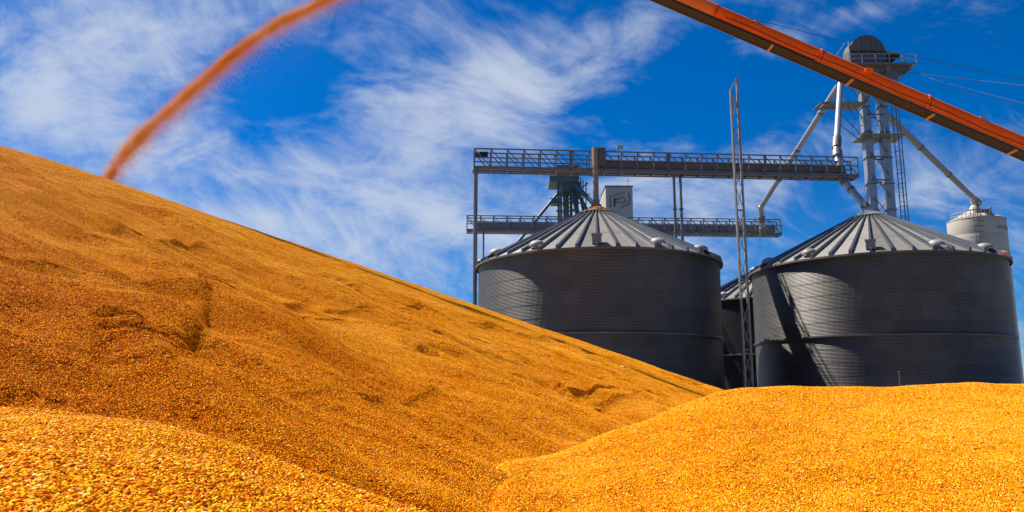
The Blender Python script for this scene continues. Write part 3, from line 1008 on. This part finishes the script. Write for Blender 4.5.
# ------------------------------------------------------------------ bucket elevator tower
tx = U(880, 212, YT)[0]
l1 = U(873, 212, YT)[0]; l2 = U(890.5, 212, YT)[0]
zhead = U(865, 64, YT)[2]
tow = thing('bucket_elevator', 'tall bucket elevator with a round dark head behind the right bin', 'elevator tower', (tx, YT, 0))
for lx in (l1, l2):
    leg = part('trunk', MB().box((lx, YT, zhead / 2), (0.92, 0.92, zhead)), M['galv'], tow)
    for zz_ in np.arange(2.5, zhead - 1, 3.1):
        part('trunk_flange', MB().box((lx, YT, zz_), (1.10, 1.10, 0.14)), M['steel'], leg)
hc = U(864.5, 60.5, YT); hr_ = 2.1
hd = MB(); N_ = 28
ring0 = []
for yy_ in (-1.0, 1.0):
    for i in range(N_ + 1):
        a = math.pi * i / N_
        hd.v.append((hc[0] + hr_ * math.cos(a), YT + yy_, hc[2] + 0.7 + hr_ * math.sin(a)))
    hd.v += [(hc[0] - hr_, YT + yy_, hc[2] - 0.7), (hc[0] + hr_, YT + yy_, hc[2] - 0.7)]
nn = N_ + 3
hd.f.append(tuple(list(range(N_ + 1)) + [N_ + 1, N_ + 2])); hd.f.append(tuple(nn + i for i in ([N_ + 2, N_ + 1] + list(range(N_, -1, -1)))))
loop = list(range(N_ + 1)) + [N_ + 1, N_ + 2]
for i in range(len(loop)):
    a, b = loop[i], loop[(i + 1) % len(loop)]
    hd.f.append((b, a, nn + a, nn + b))
head = part('head_hood', hd, M['brown'], tow, True)
part('hood_band', MB().box((hc[0], YT - 1.04, hc[2] + 0.65), (2 * hr_, 0.1, 0.16)), M['dark'], head)
for i in range(7):
    rx = hc[0] - hr_ + 0.35 + i * (2 * hr_ - 0.7) / 6
    zt_ = hc[2] + 0.7 + math.sqrt(max(0.1, hr_ ** 2 - (rx - hc[0]) ** 2))
    part('hood_stiffener', MB().box((rx, YT - 1.03, (hc[2] - 0.7 + zt_) / 2), (0.09, 0.08, zt_ - hc[2] + 0.6)), M['steel'], head)
part('head_throat', MB().box(((l1 + l2) / 2 - 0.4, YT, zhead - 1.0), (4.0, 1.6, 1.9)), M['steel'], tow)
# service platform with railing, drive, at the head
pz = U(880, 70, YT)[2]
x0, x1 = U(842, 70, YT)[0], U(908, 68, YT)[0]
part('service_platform', MB().box(((x0 + x1) / 2, YT - 0.2, pz), (x1 - x0, 3.6, 0.16)), M['steel'], tow)
for yy_ in (-2.0, 1.6):
    for zz_ in (0.6, 1.15):
        part('platform_rail', MB().bar((x0, YT + yy_, pz + zz_), (x1, YT + yy_, pz + zz_), 0.07), M['galv'], tow)
    for s_ in np.linspace(x0, x1, 6):
        part('platform_post', MB().bar((s_, YT + yy_, pz), (s_, YT + yy_, pz + 1.15), 0.07), M['galv'], tow)
m_ = U(884, 57, YT)
part('drive_motor', MB().tube((m_[0] - 0.4, YT - 0.4, m_[2]), (m_[0] + 1.5, YT - 0.4, m_[2]), 0.42, n=16).box((m_[0] + 0.1, YT - 0.4, m_[2] - 0.5), (1.6, 0.9, 0.5)), M['dark'], tow, True)
part('motor_guard', MB().box((m_[0] - 0.9, YT - 0.8, m_[2] + 0.3), (0.9, 0.3, 1.5)), M['steel'], tow)
part('side_landing', MB().bar((x1 - 0.6, YT - 1, pz + 0.1), (x1 - 3.2, YT - 1, pz - 1.5), 0.3, 1.3), M['steel'], tow)
for a_, b_ in ((x0 + 0.3, l1), (x1 - 0.4, l2), (x0 + 2.2, l2), (x1 - 2.6, l1)):
    for yy_ in (-1.6, 1.2):
        part('platform_brace', MB().bar((a_, YT + yy_, pz - 0.1), (b_, YT + yy_ * 0.3, pz - 4.2), 0.12), M['steel'], tow)
for k_ in range(9):
    za, zb_ = zhead - 3.0 - 2.7 * k_, zhead - 5.7 - 2.7 * k_
    part('trunk_lacing', MB().bar((l1, YT - 0.6, za), (l2, YT - 0.6, zb_), 0.08).bar((l2, YT + 0.6, za), (l1, YT + 0.6, zb_), 0.08), M['steel'], tow)
# mid platform and ties
for py_, big in ((139, 1), (181, 0), (158, 0), (116, 0)):
    zz_ = U(880, py_, YT)[2]
    if big:
        part('rest_platform', MB().box(((l1 + l2) / 2 + 0.2, YT - 0.2, zz_), (5.0, 3.0, 0.14)), M['steel'], tow)
        for yy_ in (-1.7, 1.2):
            part('platform_rail', MB().bar((l1 - 1.6, YT + yy_, zz_ + 1.05), (l2 + 2.2, YT + yy_, zz_ + 1.05), 0.06), M['galv'], tow)
            for s_ in np.linspace(l1 - 1.6, l2 + 2.2, 5):
                part('platform_post', MB().bar((s_, YT + yy_, zz_), (s_, YT + yy_, zz_ + 1.05), 0.06), M['galv'], tow)
    else:
        part('trunk_tie', MB().bar((l1, YT - 0.55, zz_), (l2, YT - 0.55, zz_), 0.14).bar((l1, YT + 0.55, zz_), (l2, YT + 0.55, zz_), 0.14), M['steel'], tow)
# ladder with cage
lx = l2 + 1.25
lad = part('ladder', MB().bar((lx - 0.25, YT - 0.4, 0), (lx - 0.25, YT - 0.4, zhead), 0.06).bar((lx + 0.25, YT - 0.4, 0), (lx + 0.25, YT - 0.4, zhead), 0.06), M['steel'], tow)
for zz_ in np.arange(18, zhead, 0.55):
    part('rung', MB().bar((lx - 0.25, YT - 0.4, zz_), (lx + 0.25, YT - 0.4, zz_), 0.04), M['steel'], lad)
for zz_ in np.arange(18, zhead - 1, 1.3):
    m_ = MB()
    for i in range(8):
        a0, a1 = math.pi * (0.0 + i / 8), math.pi * ((i + 1) / 8)
        m_.bar((lx + 0.48 * math.cos(a0), YT - 0.4 - 0.75 * math.sin(a0), zz_), (lx + 0.48 * math.cos(a1), YT - 0.4 - 0.75 * math.sin(a1), zz_), 0.05)
    part('cage_hoop', m_, M['steel'], lad)
for a in (0.4, 1.2, 1.94, 2.74):
    part('cage_strap', MB().bar((lx + 0.48 * math.cos(a), YT - 0.4 - 0.75 * math.sin(a), 18), (lx + 0.48 * math.cos(a), YT - 0.4 - 0.75 * math.sin(a), zhead - 1), 0.045), M['steel'], lad)
# bracket arm carrying the left spouts, and its stays
b0 = U(858, 106, YT - 0.6); b1 = U(824, 104, 86.5)
part('spout_bracket', MB().bar(b0, b1, 0.14).bar(b0 + [0, 1.2, 0], b1 + [0, 1.2, 0], 0.14).bar(b1, b1 + [0, 1.2, 0], 0.12), M['steel'], tow)
part('bracket_deck', MB().box(((b0[0] + b1[0]) / 2, (b0[1] + b1[1]) / 2 + 0.6, (b0[2] + b1[2]) / 2 + 0.1), (abs(b0[0] - b1[0]), 2.6, 0.08)), M['steel'], tow)
for (pa, pb) in (((824, 112), (862, 142)), ((836, 108), (864, 138)), ((856, 120), (838, 90)), ((842, 92), (866, 122))):
    part('stay', MB().bar(U(*pa, YT - 2), U(*pb, YT - 0.6), 0.08), M['steel'], tow)
br = U(843, 50, YT)
part('head_brace', MB().bar((br[0], YT - 0.8, br[2] + 0.6), U(833, 62, YT - 0.8), 0.16).bar((br[0] + 0.4, YT - 0.8, br[2] - 1.6), (br[0] + 0.4, YT - 0.8, br[2] + 0.7), 0.16), M['galv'], tow)

# ------------------------------------------------------------------ white round tank
ta, tb = rim(947.5, 235), rim(1008, 235)
tD = TANK_Y / math.cos((ta + tb) / 2); tR = tD * math.sin((tb - ta) / 2)
tcx, tcy = tD * math.sin((ta + tb) / 2), TANK_Y
tz = U(1005, 221.5, TANK_Y)[2]; tpz = U(974, 209, TANK_Y)[2]
tank = thing('storage_tank', 'white round tank with a shallow cone top behind the right bin', 'tank', (tcx, tcy, 0))
NS = 12
for k in range(NS):
    z0, z1 = tz * k / NS, tz * (k + 1) / NS
    part('wall_course', MB().lathe([(tR, z0), (tR + 0.015, z0 + 0.06), (tR + 0.015, z1 - 0.06), (tR, z1)], 64, (tcx, tcy, 0)), M['white'], tank, True)
rf = part('cone_roof', MB().lathe([(tR + 0.06, tz - 0.1), (tR + 0.06, tz + 0.02), (1.4, tpz - 0.5), (0.02, tpz)], 64, (tcx, tcy, 0)), M['white'], tank, True)
part('fill_collar', MB().lathe([(0.9, tpz - 0.5), (0.75, tpz + 0.25), (0.45, tpz + 0.6)], 20, (tcx, tcy, 0)), M['white'], rf, True)
part('fill_stub', MB().tube((tcx, tcy, tpz), (tcx - 0.1, tcy, U(974, 199, TANK_Y)[2]), 0.42), M['galv'], rf, True)
part('red_hatch', MB().box((tcx - 0.3, tcy - 2.4, tpz - 0.85), (2.1, 0.5, 0.5)), M['redrust'], rf)
part('hatch_post', MB().box((tcx + 1.0, tcy - 2.6, tpz - 0.75), (0.35, 0.35, 0.9)), M['white'], rf)
# railing on the rim, ladder with cage hoops
for i in range(10):
    a = math.pi * (1.02 + 0.47 * i / 9)
    p = (tcx + (tR - 0.1) * math.cos(a), tcy + (tR - 0.1) * math.sin(a))
    part('rim_post', MB().bar((*p, tz), (*p, tz + 1.1), 0.09), M['white'], tank)
    if i:
        for hh in (0.6, 1.1):
            part('rim_rail', MB().bar((*pp, tz + hh), (*p, tz + hh), 0.08), M['white'], tank)
    pp = p
lx_, ly_ = tcx - tR * 0.52, tcy - tR * 0.86
lad = part('ladder', MB().bar((lx_ - 0.3, ly_ - 0.2, 0), (lx_ - 0.3, ly_ - 0.2, tz + 1.6), 0.09).bar((lx_ + 0.3, ly_ - 0.2, 0), (lx_ + 0.3, ly_ - 0.2, tz + 1.6), 0.09), M['steel'], tank)
for zz_ in np.arange(tz - 8, tz + 1.4, 0.9):
    m_ = MB()
    for i in range(8):
        a0, a1 = math.pi * (1 + i / 8), math.pi * (1 + (i + 1) / 8)
        m_.bar((lx_ + 1.1 * math.cos(a0), ly_ + 0.9 * math.sin(a0), zz_), (lx_ + 1.1 * math.cos(a1), ly_ + 0.9 * math.sin(a1), zz_), 0.09)
    part('cage_hoop', m_, M['steel'], lad)
# a short row of dark painted letters, too far away to be read
aL = rim(982, 226); aR_ = rim(1001, 226)
zl = U(990, 226.5, TANK_Y - tR)[2]
for i, w_ in enumerate((0.30, 0.24, 0.32, 0.28, 0.24, 0.30, 0.28)):
    a = math.radians(-76 + i * 8.0)
    px_, py_ = tcx + (tR + 0.035) * math.cos(a), tcy + (tR + 0.035) * math.sin(a)
    m_ = MB()
    m_.box((px_, py_, zl), (0.13, 0.04, 0.62), a + math.pi / 2)
    m_.box((px_ + 0.12 * -math.sin(a), py_ + 0.12 * math.cos(a), zl + (0.24 if i % 2 else -0.02)), (w_, 0.04, 0.13), a + math.pi / 2)
    part('letter', m_, M['maroon'], tank)

# ------------------------------------------------------------------ concrete head house with its sign
HY = 160.0
hb0, hb1 = U(606, 210, HY), U(633, 210, HY)
htop = U(620, 187, HY)[2]
hw_ = hb1[0] - hb0[0]
rzh = R_(-3)
hh_ = thing('head_house', 'square concrete elevator house with an F sign behind the left bin', 'building', ((hb0[0] + hb1[0]) / 2, HY + 4, 0))
cxh = (hb0[0] + hb1[0]) / 2
part('wall', MB().box((cxh, HY + 4, htop / 2), (hw_, 8, htop)), M['concrete'], hh_)
part('roof', MB().box((cxh, HY + 4, htop + 0.15), (hw_ + 0.25, 8.25, 0.3)), M['steel'], hh_)
part('lit_side_face', MB().add([(hb0[0] - 1.35, HY + 6, 0), (hb0[0] - 0.01, HY + 1.0, 0), (hb0[0] - 0.01, HY + 6, 0),
                             (hb0[0] - 1.35, HY + 6, htop - 4.4), (hb0[0] - 0.01, HY + 1.0, htop - 0.5), (hb0[0] - 0.01, HY + 6, htop - 0.5)],
                            [(0, 1, 4, 3), (1, 2, 5, 4), (2, 0, 3, 5), (3, 4, 5), (2, 1, 0)]), M['white'], hh_)  # left face of the house, its sunlight painted in by paler tank white
fz = lambda px, py: U(px, py, HY - 0.06)
sg = part('sign_letter', MB().bar(fz(614.6, 206.5), fz(614.6, 198.6), 0.28, 0.12).bar(fz(614.0, 199.2), fz(619.3, 199.2), 0.22, 0.12), M['black'], hh_)
part('sign_letter', MB().bar(fz(615.4, 202.4), fz(619.0, 202.4), 0.16, 0.10), M['black'], hh_)
for pts_ in ([(610.5, 208), (610.0, 197.0), (617, 194.5), (624.5, 193)], [(618, 199.8), (622.5, 197.2), (624.5, 198.5), (625.6, 201.5)],
             [(619.5, 202.8), (624.5, 202.6), (625.8, 201.4)], [(628.5, 192.5), (630, 198), (628.8, 204.6), (620, 208)]):
    for a, b in zip(pts_[:-1], pts_[1:]):
        part('sign_line', MB().bar(fz(*a), fz(*b), 0.17, 0.08), M['maroon'], hh_)
part('antenna', MB().bar(U(628, 187, HY + 3), U(628, 176, HY + 3), 0.08).bar(U(626, 181, HY + 3), U(630, 181, HY + 3), 0.06), M['steel'], hh_)

# ------------------------------------------------------------------ teal distribution tower behind the left bin
TY = 118.0
tt_ = thing('distribution_tower', 'teal steel spout tower under the upper catwalk behind the left bin', 'tower', (U(567, 200, TY)[0], TY, 0))
ux = lambda px, py, dy=0.0: U(px, py, TY + dy)
ztop_t = ux(567, 174)[2]
for px_, dy in ((558.5, 0), (576.5, 0), (561.0, 4.0), (577.5, 4.0)):
    q = ux(px_, 200, dy); part('tower_leg', MB().bar((q[0], q[1], 0), (q[0], q[1], ztop_t), 0.34), M['teal'], tt_)
for px_ in (564.5, 567.5, 571.0):
    q = ux(px_, 200, 2.0); part('trunk', MB().box((q[0], q[1], ztop_t / 2), (0.42, 0.5, ztop_t)), M['teal'], tt_)
q = ux(567, 173, 1.5); part('top_hopper', MB().box((q[0], q[1], ztop_t + 0.2), (3.4, 4.2, 2.1)), M['brown'], tt_)
q0, q1_ = ux(549, 181), ux(577, 181)
part('landing', MB().box(((q0[0] + q1_[0]) / 2, TY + 1, q0[2]), (q1_[0] - q0[0], 5.0, 0.9)), M['teal'], tt_)
q0, q1_ = ux(562, 188), ux(581, 188)
part('distributor', MB().box(((q0[0] + q1_[0]) / 2, TY + 0.5, q0[2]), (q1_[0] - q0[0], 3.0, 1.5)), M['teal'], tt_)
for py_ in (194, 203, 211, 219):
    part('cross_tie', MB().bar(ux(556, py_), ux(580, py_), 0.2).bar(ux(558, py_), ux(577, py_ + 8), 0.15), M['teal'], tt_)
q0, q1_ = ux(552, 203), ux(560, 203)
part('small_landing', MB().box(((q0[0] + q1_[0]) / 2, TY - 0.5, q0[2]), (1.6, 2.0, 0.8)), M['teal'], tt_)
for a, b, r in (((559, 192), (518, 242), 0.24), ((574, 184), (593, 203), 0.34), ((576, 190), (588, 212), 0.26), ((572, 190), (577, 214), 0.28), ((580, 196), (584, 214), 0.2)):
    part('side_spout', MB().tube(ux(*a, -1.0), ux(*b, -3.0), r), M['teal'], tt_, True)
for px_, py_ in ((580.5, 178), (586, 182), (583, 180)):
    part('rail_post', MB().bar(ux(px_, py_), ux(px_, py_ + 24), 0.16), M['teal'], tt_)
part('rail', MB().bar(ux(578, 190), ux(588, 183), 0.16).bar(ux(578, 196), ux(590, 194), 0.14), M['teal'], tt_)

# ------------------------------------------------------------------ orange conveyor overhead
CY = 20.0
e0, e1 = U(704.5, 9.9, CY), U(1024, 147.2, CY)
ax = (e1 - e0) / np.linalg.norm(e1 - e0)
up = np.array([-ax[2], 0, ax[0]]);  up = up if up[2] > 0 else -up
yv = np.array([0, 1.0, 0])
# ends: discharge out of the top of the frame, intake near the ground far to the right
sA = -(e0[0] - 1.6) / ax[0]
sB = (0.9 - e0[2]) / ax[2]
conv = thing('orange_conveyor', 'long orange tube conveyor slanting across the upper right corner', 'conveyor', tuple(e0 + ax * sB * 1.0 - np.array([0, 0, 0.9])))
Q = lambda s, w, h: e0 + ax * s + yv * w + up * h


def prism(sec, s0, s1, caps=True):
    m_ = MB(); n_ = len(sec)
    m_.v = [tuple(Q(s0, w, h)) for w, h in sec] + [tuple(Q(s1, w, h)) for w, h in sec]
    m_.f = [(i, (i + 1) % n_, n_ + (i + 1) % n_, n_ + i) for i in range(n_)]
    if caps: m_.f += [tuple(range(n_))[::-1], tuple(range(n_, 2 * n_))]
    return m_


def cover_sec(grow=0.0, W=0.36, H=0.37):
    s = [(-grow + 0.05, -0.055 - grow), (-grow + 0.012, 0.02), (-grow, 0.11)]
    for i in range(1, 12):
        a = math.pi * (1 - i / 12)
        s.append((W / 2 + (W / 2 + grow) * math.cos(a), 0.11 + (H - 0.11 + grow) * math.sin(a)))
    s += [(W + grow, 0.11), (W + grow - 0.012, 0.02), (W + grow - 0.05, -0.055 - grow)]
    return s


Wc = 0.36
secs = [sA + 0.6, 0.25] + [0.25 + 3.05 * k for k in range(1, 40) if 0.25 + 3.05 * k < sB - 1] + [sB]
for k, (s0, s1) in enumerate(zip(secs[:-1], secs[1:])):
    part('tube_section', prism(cover_sec(0.016 if k == 0 else 0.0), s0, s1 - 0.012), M['orange2'] if k == 0 else M['orange'], conv, True)
for s in secs[1:-1]:
    part('band_clamp', prism(cover_sec(0.022), s - 0.035, s + 0.035), M['orange'], conv, True)
# the flat belt pan below: two side rails, a grimy pan and cross brackets
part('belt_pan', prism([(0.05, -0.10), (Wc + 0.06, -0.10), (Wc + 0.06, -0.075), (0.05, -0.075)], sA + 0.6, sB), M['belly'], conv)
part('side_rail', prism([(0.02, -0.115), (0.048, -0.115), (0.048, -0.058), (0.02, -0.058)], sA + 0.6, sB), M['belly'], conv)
part('side_rail', prism([(Wc + 0.065, -0.125), (Wc + 0.095, -0.125), (Wc + 0.095, -0.001), (Wc + 0.065, -0.001)], sA + 0.6, sB), M['brown'], conv)
s = (U(775, 42, CY)[0] - e0[0]) / ax[0]
br_s = [s + 2.28 * k for k in range(-2, 14) if s + 2.28 * k < sB - 1 and s + 2.28 * k > 1.0]
for s in br_s:
    part('cross_bracket', prism([(0.02, -0.145), (Wc + 0.08, -0.145), (Wc + 0.08, -0.103), (0.02, -0.103)], s - 0.035, s + 0.035), M['bracket'], conv)
part('pan_flange', prism([(0.004, -0.078), (0.019, -0.078), (0.019, -0.060), (0.004, -0.060)], 3.2, sB), M['bracket'], conv)
for px_, py_ in ((752.5, 17.5), (978.5, 113)):
    s = (U(px_, py_, CY)[0] - e0[0]) / ax[0]
    q = Q(s, Wc * 0.4, 0.36)
    part('clamp_lug', MB().box(q, (0.12, 0.1, 0.09)), M['galv'], conv)
for s_off in (0.9, 5.2):
    q = Q(s_off + 5.0, 0.02, 0.06)
part('gear_box', MB().box(Q((U(864, 68, CY)[0] - e0[0]) / ax[0], -0.03, 0.27), (0.20, 0.06, 0.08)), M['orange'], conv)
# hydraulic hose clipped along the front of the tube, flange bolts at the joints
hs_ = np.linspace(0.6, sB - 1.5, 60); hose = MB()
hp_ = [Q(q_, -0.03, 0.03 + 0.02 * math.sin(i * 1.05)) for i, q_ in enumerate(hs_)]
for a, b in zip(hp_[:-1], hp_[1:]): hose.tube(a, b, 0.011, n=6)
part('hydraulic_hose', hose, M['wire'], conv)
for q_ in secs[1:-1]:
    if q_ < 16:
        for h_ in (0.02, 0.10, 0.18, 0.25):
            part('flange_bolt', MB().box(Q(q_ + 0.05, -0.012 + max(0, h_ - 0.12) * 0.35, h_), (0.03, 0.03, 0.03)), M['dark'], conv)
# discharge hood
hq = Q(sA + 0.6, Wc / 2, 0.15)
part('discharge_hood', MB().bar(hq, hq + np.array([-0.9, 0, 0.02]), 0.7, 0.56), M['orange2'], conv)
# undercarriage out of the frame on the right
for w in (-0.9, 1.5):
    a, b = Q(18.0, w * 0.3 + 0.2, -0.12), np.array([Q(16.0, 0, 0)[0], CY + w * 2.2, 0.45])
    part('undercarriage_leg', MB().bar(a, b, 0.14), M['orange'], conv)
    part('wheel', MB().tube((b[0], b[1] - 0.12, 0.45), (b[0], b[1] + 0.12, 0.45), 0.45, n=24), M['dark'], conv, True)
part('intake_hopper', MB().box(Q(sB, Wc / 2, 0.0), (2.0, 1.6, 1.0)), M['orange'], conv)

# ------------------------------------------------------------------ stream of corn thrown from the conveyor
spx = [(700, -76), (560, -62), (450, -40), (378, -24), (319, 2), (276, 25), (230, 56), (186, 95), (147, 129), (124, 154), (106, 180), (96, 198)]
SPT = np.array([U(a, b, 20.4 + 0.9 * (560 - max(a, 100)) / 460) for a, b in spx])
SPT[0] = hq + np.array([-0.85, 0.0, 0.0]); SPT[1] = (SPT[0] + SPT[2]) / 2 + np.array([0, 0, 0.12])
seg = np.concatenate([[0], np.cumsum(np.linalg.norm(np.diff(SPT, axis=0), axis=1))])


def stream_at(t):
    s = t * seg[-1]
    return np.stack([np.interp(s, seg, SPT[:, k]) for k in range(3)], 1)


OCT = (np.array([(0.5, 0, 0), (-0.5, 0, 0), (0, 0.42, 0), (0, -0.42, 0), (0, 0, 0.28), (0, 0, -0.28)]),
       np.array([(0, 2, 4), (2, 1, 4), (1, 3, 4), (3, 0, 4), (2, 0, 5), (1, 2, 5), (3, 1, 5), (0, 3, 5)]), np.zeros(6))
clump_col = bpy.data.collections.new('corn_clumps')
for k in range(NVAR):
    N = 330
    pos = RNG.normal(0, 1, (N, 3)) * np.array([0.17, 0.10, 0.060]) * (0.55 + 0.9 * RNG.random((N, 1)))
    tail = RNG.random(N) < 0.24                                      # loose kernels lagging below
    pos[tail, 2] -= np.abs(RNG.normal(0, 0.22, tail.sum()))
    me = kernels_mesh('corn_clump', pos, RNG.uniform(0, 6.283, (N, 3)), RNG.uniform(0.010, 0.016, N),
                      np.clip(RNG.normal(0.52, 0.2, N), 0.1, 0.92), M['stream'], OCT, False)
    clump_col.objects.link(bpy.data.objects.new('corn_clump', me))
NCL = 800
t = np.sort(RNG.random(NCL))
c = stream_at(t)
tan = stream_at(np.clip(t + 0.02, 0, 1)) - stream_at(np.clip(t - 0.02, 0, 1)); tan /= np.linalg.norm(tan, axis=1)[:, None]
across = np.stack([-tan[:, 2], np.zeros(NCL), tan[:, 0]], 1); across *= np.sign(across[:, 2:3])
wob = 0.035 * vnoise(t * 38, t * 0, 77) + RNG.normal(0, 1, NCL) * (0.032 + 0.04 * t) * (0.7 + 0.5 * vnoise(t * 25, t * 0, 5))
pos = c + across * wob[:, None] + np.array([0, 1.0, 0]) * RNG.normal(0, 0.08, NCL)[:, None]
sm = bpy.data.meshes.new('corn_stream')
sm.vertices.add(NCL); sm.vertices.foreach_set('co', (pos - SPT[-2]).astype(np.float32).ravel())
at = sm.attributes.new('rot', 'FLOAT_VECTOR', 'POINT')
ang = np.arctan2(-tan[:, 2], tan[:, 0])
ang = np.where(np.cos(ang) < 0, ang + math.pi, ang)
at.data.foreach_set('vector', np.stack([np.zeros(NCL), ang, np.zeros(NCL)], 1).astype(np.float32).ravel())
at = sm.attributes.new('pick', 'INT', 'POINT'); at.data.foreach_set('value', RNG.integers(0, NVAR, NCL).astype(np.int32))
sm.update(); sm.materials.append(M['stream'])
o = link('corn_stream', sm, None, tuple(SPT[-2]))
md = o.modifiers.new('stream', 'NODES'); md.node_group = instancer('scatter_corn_clumps', clump_col)
tag(o, 'arching orange stream of corn falling onto the crest of the big heap', 'corn stream', kind='stuff')
# drifting chaff below the stream
NCH = 110000
t = RNG.beta(1.3, 1.2, NCH)
c = stream_at(t)
drop = RNG.exponential(0.36, NCH) * (0.55 + 0.9 * np.sin(math.pi * np.clip(t * 1.1, 0, 1)))
drift = RNG.normal(0, 0.12, NCH) + drop * 0.75
pos = c + np.stack([drift, RNG.normal(0, 0.35, NCH), -drop], 1)
flake = (np.array([(0.5, 0, 0), (-0.3, 0.4, 0.1), (-0.3, -0.4, -0.1), (0, 0, 0.18)]), np.array([(0, 1, 3), (1, 2, 3), (2, 0, 3), (0, 2, 1)]), np.zeros(4))
me = kernels_mesh('chaff_dust', pos - SPT[-2], RNG.uniform(0, 6.283, (NCH, 3)), RNG.uniform(0.003, 0.008, NCH), np.clip(RNG.normal(0.45, 0.25, NCH), 0, 1.0), M['stream'], flake, False)
o = link('chaff_dust', me, None, tuple(SPT[-2]))
tag(o, 'thin drifting veil of chaff below the falling corn stream', 'chaff', kind='stuff')


# ------------------------------------------------------------------ overhead wires
def wire(label, pts, Ys, r):
    P_ = [U(a, b, y_) for (a, b), y_ in zip(pts, Ys)]
    m_ = MB()
    for a, b in zip(P_[:-1], P_[1:]): m_.tube(a, b, r, n=6)
    single('overhead_wire', m_, M['wire'], label, 'wire', P_[0], False, 'overhead wires')


wire('topmost thin wire passing just above the elevator head', [(660, -4), (720, 11), (777, 25), (844, 41.5), (910, 56), (1024, 79.5), (1200, 112)], [96, 97, 98, 99, 100, 104, 110], 0.034)
wire('nearly level thin wire leaving the elevator platform toward the right', [(888, 70), (930, 75), (980, 80.5), (1024, 85.5), (1200, 104)], [90, 86, 82, 78, 64], 0.026)
wire('third thin wire sloping down right above the conveyor', [(902, 66), (935, 80), (980, 92), (1024, 103.5), (1200, 146)], [90, 86, 82, 78, 64], 0.026)
wire('lowest faint wire sloping down right just above the conveyor', [(900, 72), (926, 85.5), (975, 95), (1024, 106), (1200, 141)], [90, 88, 85, 82, 70], 0.018)

# ------------------------------------------------------------------ small things
for px_, lab in ((837.5, 'pale thin stake nearer the middle of the right bin wall'), (899, 'pale thin stake further right along the right bin wall')):
    q = U(px_, 372, 58.0)
    m_ = MB().bar((q[0], 58.0, 0), (q[0], 58.0, q[2]), 0.04).box((q[0], 58.0, q[2] + 0.04), (0.10, 0.10, 0.08)).box((q[0], 58.0, 0.05), (0.25, 0.25, 0.1))
    single('marker_stake', m_, M['steel'], lab, 'stake', (q[0], 58.0, 0), False, 'stakes before the right bin')


def surface_hit(fn, px, py):
    d = U(px, py, 1.0) - EYE
    ts = np.linspace(0.5, 25, 8000)
    p = EYE + d[None] * ts[:, None]
    i = np.argmax(p[:, 2] < fn(p[:, 0], p[:, 1]))
    return p[i]


def cob(px, py, fn, L, r, m, name, label, cat, ang):
    q = surface_hit(fn, px, py)
    m_ = MB(); n_ = 10; vs = []
    for k in range(9):
        s = (k / 8 - 0.5) * L
        rr_ = r * math.sqrt(max(0.05, 1 - (2 * s / L) ** 4)) * (1 + 0.12 * math.sin(k * 2.3))
        for i in range(n_):
            a = 2 * math.pi * i / n_
            w = rr_ * (1 + 0.10 * math.sin(3 * a + k))
            vs.append((q[0] + s * math.cos(ang) - math.sin(ang) * w * math.cos(a), q[1] + s * math.sin(ang) + math.cos(ang) * w * math.cos(a), q[2] + r * 0.45 + 0.75 * w * math.sin(a) + 0.12 * s))
    fs = [(k * n_ + i, k * n_ + (i + 1) % n_, (k + 1) * n_ + (i + 1) % n_, (k + 1) * n_ + i) for k in range(8) for i in range(n_)]
    m_.add(vs, fs + [tuple(range(n_))[::-1], tuple(range(8 * n_, 9 * n_))])
    single(name, m_, m, label, cat, tuple(q), True)


cob(183, 507, near_z, 0.030, 0.0058, M['cob'], 'cob_fragment', 'grey green bit of cob among the coarse kernels at the bottom edge', 'cob piece', 0.1)
cob(120, 396, big_z, 0.042, 0.0038, M['husk'], 'stalk_fragment', 'pale straw fragment lying on the big heap above the near mound', 'stalk piece', -0.7)
cob(622, 367, big_z, 0.16, 0.016, M['husk'], 'stalk_fragment', 'pale straw fragment on the big heap below the left bin', 'stalk piece', -0.3)
